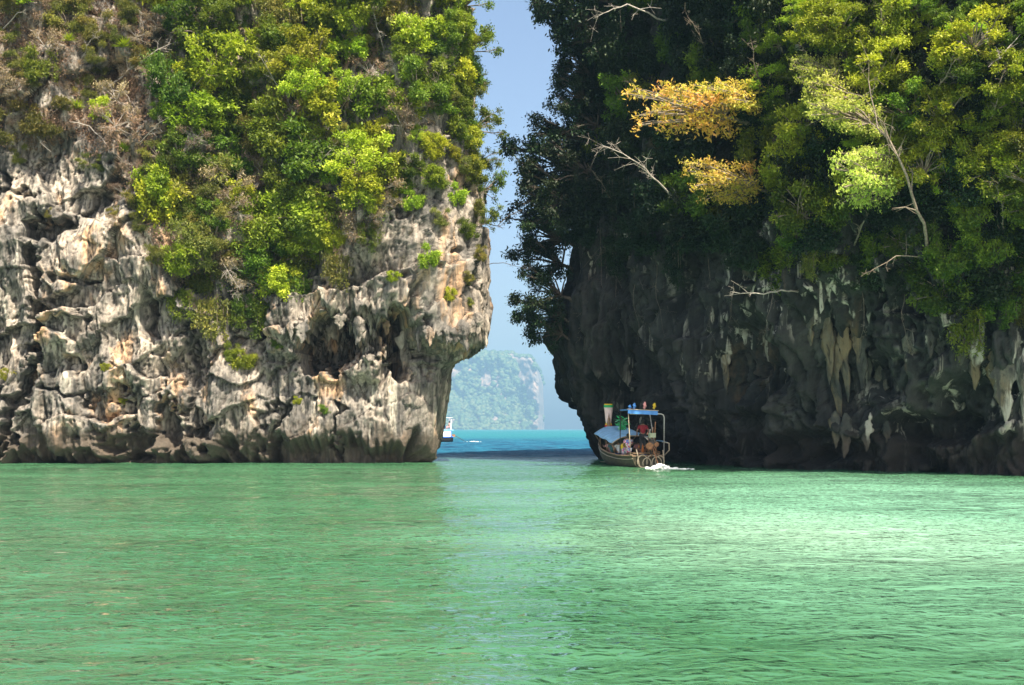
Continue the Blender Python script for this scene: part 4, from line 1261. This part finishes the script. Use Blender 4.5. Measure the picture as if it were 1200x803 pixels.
def longtail():
    t = empty('longtail_boat', STERN, HEAD)
    tag(t, 'wooden long-tail boat with blue canopies carrying passengers past the dark cliff', 'boat')
    st = [0, .6, 1.4, 2.5, 4.0, 5.5, 6.8, 7.8, 8.5, 9.0]
    hb = [.82, .92, 1.02, 1.15, 1.25, 1.27, 1.12, .78, .40, .07]
    gz = [.62, .58, .57, .60, .70, .88, 1.12, 1.42, 1.75, 2.10]
    kz = [-.12, -.18, -.22, -.25, -.25, -.2, -.05, .3, .85, 1.55]
    xs = np.linspace(0, 9, 28)
    H = [np.interp(xs, st, a) for a in (hb, gz, kz)]
    loft_hull(xs, *H).build('hull', M['hull'], t, True)
    for s in (1, -1):
        MB().tube([(x, s * b, g + .02) for x, b, g in zip(xs, H[0], H[1])], .045, 6).build('gunwale', M['wood'], t, True)
        MB().tube([(x, s * (b * .985 + .012), g - .17) for x, b, g in zip(xs[:-2], H[0][:-2], H[1][:-2])], .022, 5).build('rubbing_strake', M['cream'], t, True)
    MB().box((.02, 0, .60), (.10, 1.66, .07)).build('transom_cap', M['wood'], t)
    d = MB()
    for k in range(9): d.box((4.3, -.8 + k * .2, .12), (6.2, .185, .03))
    d.build('deck', M['deck'], t)
    MB().box((.85, 0, .72), (1.3, 1.45, .08)).build('helm_platform', M['deck'], t)
    for x in (3.1, 3.9, 4.7, 5.5, 6.3):
        MB().box((x, 0, .47), (.30, 2.0, .045)).build('bench', M['wood'], t)
    # prow post wrapped in ribbon
    pr = MB()
    pp = [(8.75, 1.55, .10), (9.0, 2.1, .11), (9.12, 2.7, .12), (9.16, 3.45, .13)]
    pr.tube([(a, 0, z) for a, z, _ in pp], [w for *_, w in pp], 8)
    post = pr.build('prow_post', M['wood'], t, True)
    def wrap(z0, z1, w0, w1, mat, nm):
        mb = MB(); V, F = [], []
        n = 14
        for i in range(6):
            f = i / 5; z = z0 + (z1 - z0) * f; w = w0 + (w1 - w0) * f
            for k in range(n):
                a = 2 * math.pi * k / n
                rp = 1 + .07 * math.sin(5 * a + i)
                V.append((9.1 + .06 * f + .55 * w * rp * math.cos(a), w * rp * math.sin(a), z))
        for i in range(5):
            for k in range(n):
                k2 = (k + 1) % n
                F.append((i * n + k, i * n + k2, (i + 1) * n + k2, (i + 1) * n + k))
        F.append(tuple(5 * n + k for k in (0, 4, 7, 11))); F.append(tuple(k for k in (11, 7, 4, 0)))
        mb.add(V, F); mb.build(nm, M[mat], post, True)
    wrap(2.35, 3.30, .16, .27, 'ribbon_white', 'ribbon')
    wrap(3.29, 3.44, .275, .29, 'ribbon_green', 'ribbon')
    wrap(3.43, 3.50, .25, .27, 'yellow', 'ribbon')
    wrap(2.24, 2.36, .20, .18, 'yellow', 'garland')
    wrap(2.08, 2.25, .22, .22, 'red', 'garland')
    wrap(1.94, 2.09, .20, .22, 'ribbon_white', 'garland')
    # low blue tarp on hoops
    V, F = [], []
    nx, ny = 16, 14
    for i in range(nx + 1):
        x = 2.7 + 4.6 * i / nx
        zc = 1.66 + .50 * i / nx
        w = 1.28 + .04 * math.sin(i * .8)
        for j in range(ny + 1):
            u = -1 + 2 * j / ny
            sag = .03 * math.cos(i * math.pi / 2)
            V.append((x, u * w, zc - .42 * abs(u) ** 2.6 + sag * (1 - u * u) + .012 * math.sin(9 * u + i)))
    m = ny + 1
    for i in range(nx):
        for j in range(ny): F.append((i * m + j, (i + 1) * m + j, (i + 1) * m + j + 1, i * m + j + 1))
    mb = MB(); mb.add(V, F)
    c = mb.build('canopy', M['tarp_light'], t, True)
    so = c.modifiers.new('thickness', 'SOLIDIFY'); so.thickness = .025
    MB().tube([(2.68, u * 1.3, 1.64 - .42 * abs(u) ** 2.6) for u in np.linspace(-1, 1, 15)], .03, 6).build('canopy_hoop', M['cream'], t, True)
    for s in (1, -1):
        for x in (2.75, 4.3, 5.9, 7.2):
            zc = 1.22 + .5 * (x - 2.7) / 4.6
            b = float(np.interp(x, st, hb)); g = float(np.interp(x, st, gz))
            MB().tube([(x, s * (b - .05), g), (x, s * 1.25, zc)], .024, 6).build('canopy_post', M['wood'], t, True)
    # tall helm canopy
    rf = MB().box((1.05, .22, 2.98), (1.75, 1.62, .05), Matrix.Rotation(.05, 3, 'X'))
    rf.build('helm_roof', M['tarp'], t)
    MB().box((.15, .22, 2.88), (.03, 1.60, .20), Matrix.Rotation(.05, 3, 'X')).build('roof_valance', M['tarp'], t)
    MB().box((.13, .22, 3.01), (.06, 1.70, .035), Matrix.Rotation(.05, 3, 'X')).build('roof_trim', M['cream'], t)
    MB().tube([(.2, -.35, 2.80), (.2, -.78, 2.80), (.2, -.90, 2.74), (.2, -.95, 2.62), (.2, -.93, .6)], .035, 8).build('helm_post', M['steel'], t, True)
    MB().tube([(1.9, -.60, 2.92), (1.9, -.98, .6)], .03, 8).build('helm_post', M['steel'], t, True)
    MB().tube([(.25, .98, 2.92), (.25, .86, .62)], .024, 8).build('helm_post', M['cream'], t, True)
    MB().tube([(1.9, 1.0, 2.94), (1.9, 1.03, .6)], .026, 8).build('helm_post', M['iron'], t, True)
    MB().tube([(.22, .92, 2.80), (.22, -.5, 2.80)], .028, 8).build('cross_rail', M['steel'], t, True)
    MB().tube([(.5, -.93, 1.32), (.1, -1.0, 1.30), (.0, -1.15, 1.26), (.05, -1.18, .9), (.2, -.95, .62)], .03, 7).build('side_rail', M['cream'], t, True)
    MB().tube([(2.4, -1.12, 1.38), (1.2, -1.1, 1.36), (.2, -1.12, 1.28)], .03, 7).build('side_rail', M['tarp_light'], t, True)
    # engine on its swivel, with guard hoops and long shaft
    e = empty('engine', (0, 0, 0)); e.parent = t
    MB().box((.12, -.22, 1.12), (.62, .34, .34)).box((.12, -.22, 1.36), (.46, .22, .20)).build('engine_block', M['iron'], e)
    MB().box((-.12, -.20, 1.68), (.30, .34, .24)).build('air_filter_box', M['engine'], e)
    for k, (y, z) in enumerate(((-.12, 2.0), (-.28, 2.1), (-.40, 2.38))):
        MB().tube([(.05, y, 1.45), (.05, y, 1.75), (.02, y - .02, z)], .026, 7).build('exhaust_pipe', M['rust' if k else 'steel'], e, True)
    fw = MB().tube([(-.24, -.05, 1.12), (-.19, -.05, 1.12)], .19, 14); fw.tube([(-.26, -.42, 1.2), (-.21, -.42, 1.2)], .12, 12)
    fw.build('pulley', M['rust'], e)
    MB().tube([(.0, -.2, .6), (0, -.2, .98)], .07, 8).build('swivel_mount', M['iron'], e)
    MB().tube([(-.15, -.22, 1.05), (-.8, -.18, .68), (-2.6, .0, -.18)], [.05, .04, .03], 8).build('propeller_shaft', M['rust'], e, True)
    MB().tube([(.3, -.2, 1.3), (.75, -.1, 1.55), (1.05, .05, 1.72)], .025, 7).build('tiller', M['steel'], e, True)
    p_ = MB()
    for k in range(3):
        a = k * 2 * math.pi / 3
        p_.box((-2.65, .0 + .07 * math.cos(a), -.2 + .07 * math.sin(a)), (.02, .12, .06), Matrix.Rotation(a, 3, 'X') @ Matrix.Rotation(.5, 3, 'Y'))
    p_.build('propeller', M['steel'], e)
    rr = random.Random(8)
    for (y, rz_, z, x) in ((.30, .34, .30, -.10), (.10, .27, .22, -.22), (-.18, .36, .28, -.16), (-.42, .33, .22, -.26), (-.62, .30, .30, -.12)):
        MB().tube(arc((x, y, z), rz_, -.5, math.pi + .5, 14, 'yz', .8), .028, 6).build('guard_hoop', M['cream'], e, True)
    MB().tube([(-.05, .62, .95), (-.1, .55, .6), (-.15, .50, .1), (-.2, .40, .0), (-.25, .1, .02)], .03, 6).build('guard_hoop', M['cream'], e, True)
    MB().tube([(-.1, -.80, .9), (-.12, -.84, .5), (-.14, -.82, .02)], .035, 6).build('guard_post', M['cream'], e, True)
    hz = MB()
    for k in range(7):
        y0 = rr.uniform(-.5, .3)
        hz.tube([(rr.uniform(-.25, .2), y0, rr.uniform(1.0, 1.6)), (-.3, y0 + rr.uniform(-.2, .2), rr.uniform(.7, 1.2)), (rr.uniform(-.25, .1), y0 + rr.uniform(-.3, .3), rr.uniform(.4, .8))], .016, 5)
    hz.build('hoses', M['rust'], e, True)['kind'] = 'stuff'
    return t
longtail()

# small carved flags / streamers on the helm roof
for i, (y, h, m_) in enumerate(((.90, .26, 'tarp'), (.66, .36, 'tarp'), (.10, .42, 'pink'), (-.42, .36, 'yellow'))):
    o = empty('roof_streamer', on_boat(.25, y, 3.02), HEAD)
    MB().tube([(0, 0, 0), (0, 0, h)], .016, 5).build('stick', M['cream'], o)
    f = MB(); V = []; F = []
    for k in range(7):
        z = h * (.12 + .85 * k / 6); w = .055 * math.sin(math.pi * (k + .6) / 7) + .03
        V += [(.03 * math.sin(k * 1.3), -w + .02 * math.sin(k * 2), z), (-.02 + .03 * math.cos(k), w + .03 * math.sin(k * 2), z)]
    for k in range(6): F.append((2 * k, 2 * k + 1, 2 * k + 3, 2 * k + 2))
    f.add(V, F)
    fo = f.build('cloth', M[m_], o, True); fo.modifiers.new('thickness', 'SOLIDIFY').thickness = .02
    tag(o, {'tarp': 'small blue cloth streamer on the boat\'s helm roof', 'pink': 'small pink cloth streamer on the boat\'s helm roof', 'yellow': 'small yellow cloth streamer on the boat\'s helm roof'}[m_], 'streamer', 'streamers on the helm roof')

# bunch of green ribbons tied above the tarp
def ribbon_bunch():
    t = empty('ribbon_bunch', on_boat(5.4, .05, 1.66), HEAD)
    MB().tube([(0, 0, -.1), (0, 0, .5), (.03, .02, .95)], .02, 6).build('pole', M['wood'], t)
    r = np.random.default_rng(77)
    for nm, k, mat in (('green_ribbons', 70, M['ribbon_green']), ('mint_ribbons', 34, plain('mint_cloth', (.22, .60, .34), .7))):
        a_ = r.uniform(0, 2 * math.pi, k); e_ = r.uniform(-.9, .9, k)
        D = unit(np.stack([np.cos(a_) * np.cos(e_), np.sin(a_) * np.cos(e_), np.sin(e_) - .15], 1))
        P_ = np.stack([r.normal(0, .05, k), r.normal(0, .09, k), r.uniform(.45, .95, k)], 1)
        V, F = leaf_quads(P_, D, np.tile([[0, 0, 1.0]], (k, 1)) + r.normal(0, .4, (k, 3)), r.uniform(.22, .46, k), r.uniform(.07, .14, k), r)
        o = obj(nm, make_mesh(nm, V, F, False), mat, t); o['kind'] = 'stuff'
    tag(t, 'bushy bunch of green ribbons standing above the boat\'s blue canopy', 'ribbons')
ribbon_bunch()

H90 = HEAD
person(on_boat(.95, .02, .76), HEAD, 'stand', 'maroon', 'black', 'person in a maroon shirt standing at the helm under the tall canopy', skin='skin_dark')
mb = MB()
person(on_boat(2.0, .55, .46), HEAD, 'sit', 'floral', 'floral', 'person in a pink floral dress seated behind the helm', dress=True)
PG = 'passengers seated under the blue canopy'
for x, y, p, s, l, lb in [(3.1, .75, 'sit', 'white', 'navy', 'person in a white shirt on the rear bench under the canopy'), (3.1, -.55, 'sit', 'orange', 'navy', 'person in an orange vest on the rear bench under the canopy'),
                          (3.9, .6, 'arm', 'white', 'teal', 'person in white with one arm out under the canopy'), (3.9, -.5, 'sit', 'pink', 'black', 'person in a pink top seated under the canopy'),
                          (4.7, .8, 'sit', 'teal', 'black', 'person in a teal top leaning at the boat\'s side'), (4.7, -.3, 'sit', 'black', 'navy', 'person in black seated in mid boat'),
                          (5.5, .75, 'arm', 'pink', 'white', 'person in pink and white near the boat\'s bow')]:
    person(on_boat(x, y, .12 + .05), HEAD, p, s, l, lb, PG)
bag = empty('yellow_bag', on_boat(2.45, .72, 1.15), HEAD)
MB().ball((0, 0, -.10), (.10, .15, .19), 10, 8).build('bag_body', M['yellow'], bag, True)
MB().tube([(0, -.05, .05), (0, -.03, .2), (0, .03, .2), (0, .05, .05)], .012, 5).build('bag_strap', M['black'], bag, True)
tag(bag, 'yellow bag hanging under the edge of the boat canopy', 'bag')

# churned water behind the propeller
def foam(name, c, n, sx, sy, h, label):
    rr = random.Random(name + str(n))
    mb = MB()
    for k in range(n):
        x, y = rr.gauss(0, sx), rr.gauss(0, sy)
        f = math.exp(-(x / sx) ** 2 / 2)
        s = rr.uniform(.02, .085)
        mb.ball((c[0] + x, c[1] + y, rr.uniform(0, h) * f + .01), (s * rr.uniform(.8, 2), s * rr.uniform(.8, 1.6), s * rr.uniform(.3, .8)), 6, 4)
    return tag(mb.build(name, M['foam'], None, True), label, 'foam', kind='stuff')
w0 = on_boat(-2.7, .0, 0)
foam('wake_foam', w0, 170, .26, .7, .24, 'white churned foam behind the long-tail boat propeller')
foam('wake_foam', (w0[0] + .7, w0[1] - .6, 0), 45, .45, .5, .02, 'scattered foam flecks trailing the long-tail boat')

# distant boat half hidden behind the sunlit cliff
def far_boat():
    t = empty('passenger_boat', (-9.25, 200, 0), math.pi + .12)
    tag(t, 'blue and white passenger boat half hidden behind the sunlit cliff', 'boat')
    xs = np.linspace(0, 9, 18)
    st = [0, 1, 3, 5, 7, 8.3, 9]
    loft_hull(xs, np.interp(xs, st, [.8, .95, 1.1, 1.1, .9, .4, .05]), np.interp(xs, st, [.75, .72, .75, .85, 1.1, 1.5, 1.9]), np.interp(xs, st, [-.1, -.2, -.25, -.25, 0, .7, 1.4])).build('hull', M['black'], t, True)
    for s in (1, -1):
        MB().tube([(x, s * b, g + .04) for x, b, g in zip(xs, np.interp(xs, st, [.8, .95, 1.1, 1.1, .9, .4, .05]), np.interp(xs, st, [.75, .72, .75, .85, 1.1, 1.5, 1.9]))], .10, 6).build('gunwale', M['blue_paint'], t, True)
        for k in range(6):
            MB().box((.75 + k * .95, s * .96, 1.30), (.80, .03, .85)).build('side_curtain', M['white_paint'], t)
            MB().box((.28 + k * .95, s * .96, 1.30), (.10, .08, .95)).build('post', M['blue_paint'] if k == 0 else M['white_paint'], t)
    MB().box((3.1, 0, 1.86), (6.3, 2.15, .16)).build('roof', M['tarp_light'], t)
    MB().tube([(.1, 0, 1.0), (-.4, .1, .95), (-2.3, .5, -.15)], [.06, .05, .03], 7).build('propeller_shaft', M['iron'], t, True)
    MB().box((.0, 0, .98), (.7, .45, .4)).build('engine', M['rust'], t)
    fr = MB()
    for s in (1, -1):
        fr.tube([(.3, s * .8, 1.9), (.3, s * .8, 3.75)], .035, 6).tube([(2.2, s * .8, 1.9), (2.2, s * .8, 3.75)], .035, 6)
    fr.build('top_frame', M['white_paint'], t)
    MB().box((1.25, 0, 3.78), (2.3, 1.9, .06)).build('top_awning', M['white_paint'], t)
far_boat()
person((-10.55, 200.0, 1.94), R(-20), 'stand', 'navy', 'navy', 'person in a dark blue shirt riding on the distant boat\'s roof', skin='skin_dark')
person((-9.75, 199.6, 1.94), R(180), 'sit', 'pink', 'pink', 'person in pink seated on the distant boat\'s roof')
foam('wake_foam', (-6.0, 199.5, 0), 60, .5, .5, .12, 'small white splash behind the distant boat')

# ------------------------------------------------------------------ air
hz = MB().box((0, 2900, 180.0), (12400, 6600, 366)).mesh('haze')
hm = bpy.data.materials.new('haze_air')
hm.use_nodes = True
nt = hm.node_tree
nt.nodes.clear()
ho = nt.nodes.new('ShaderNodeOutputMaterial')
pv = nt.nodes.new('ShaderNodeVolumePrincipled')
pv.inputs['Color'].default_value = (0.38, 0.68, 0.97, 1)
pv.inputs['Density'].default_value = 0.00016
pv.inputs['Anisotropy'].default_value = 0.1
nt.links.new(pv.outputs[0], ho.inputs['Volume'])
haze = tag(obj('haze', hz, hm), 'pale sea haze over the distant island', 'haze', kind='stuff')
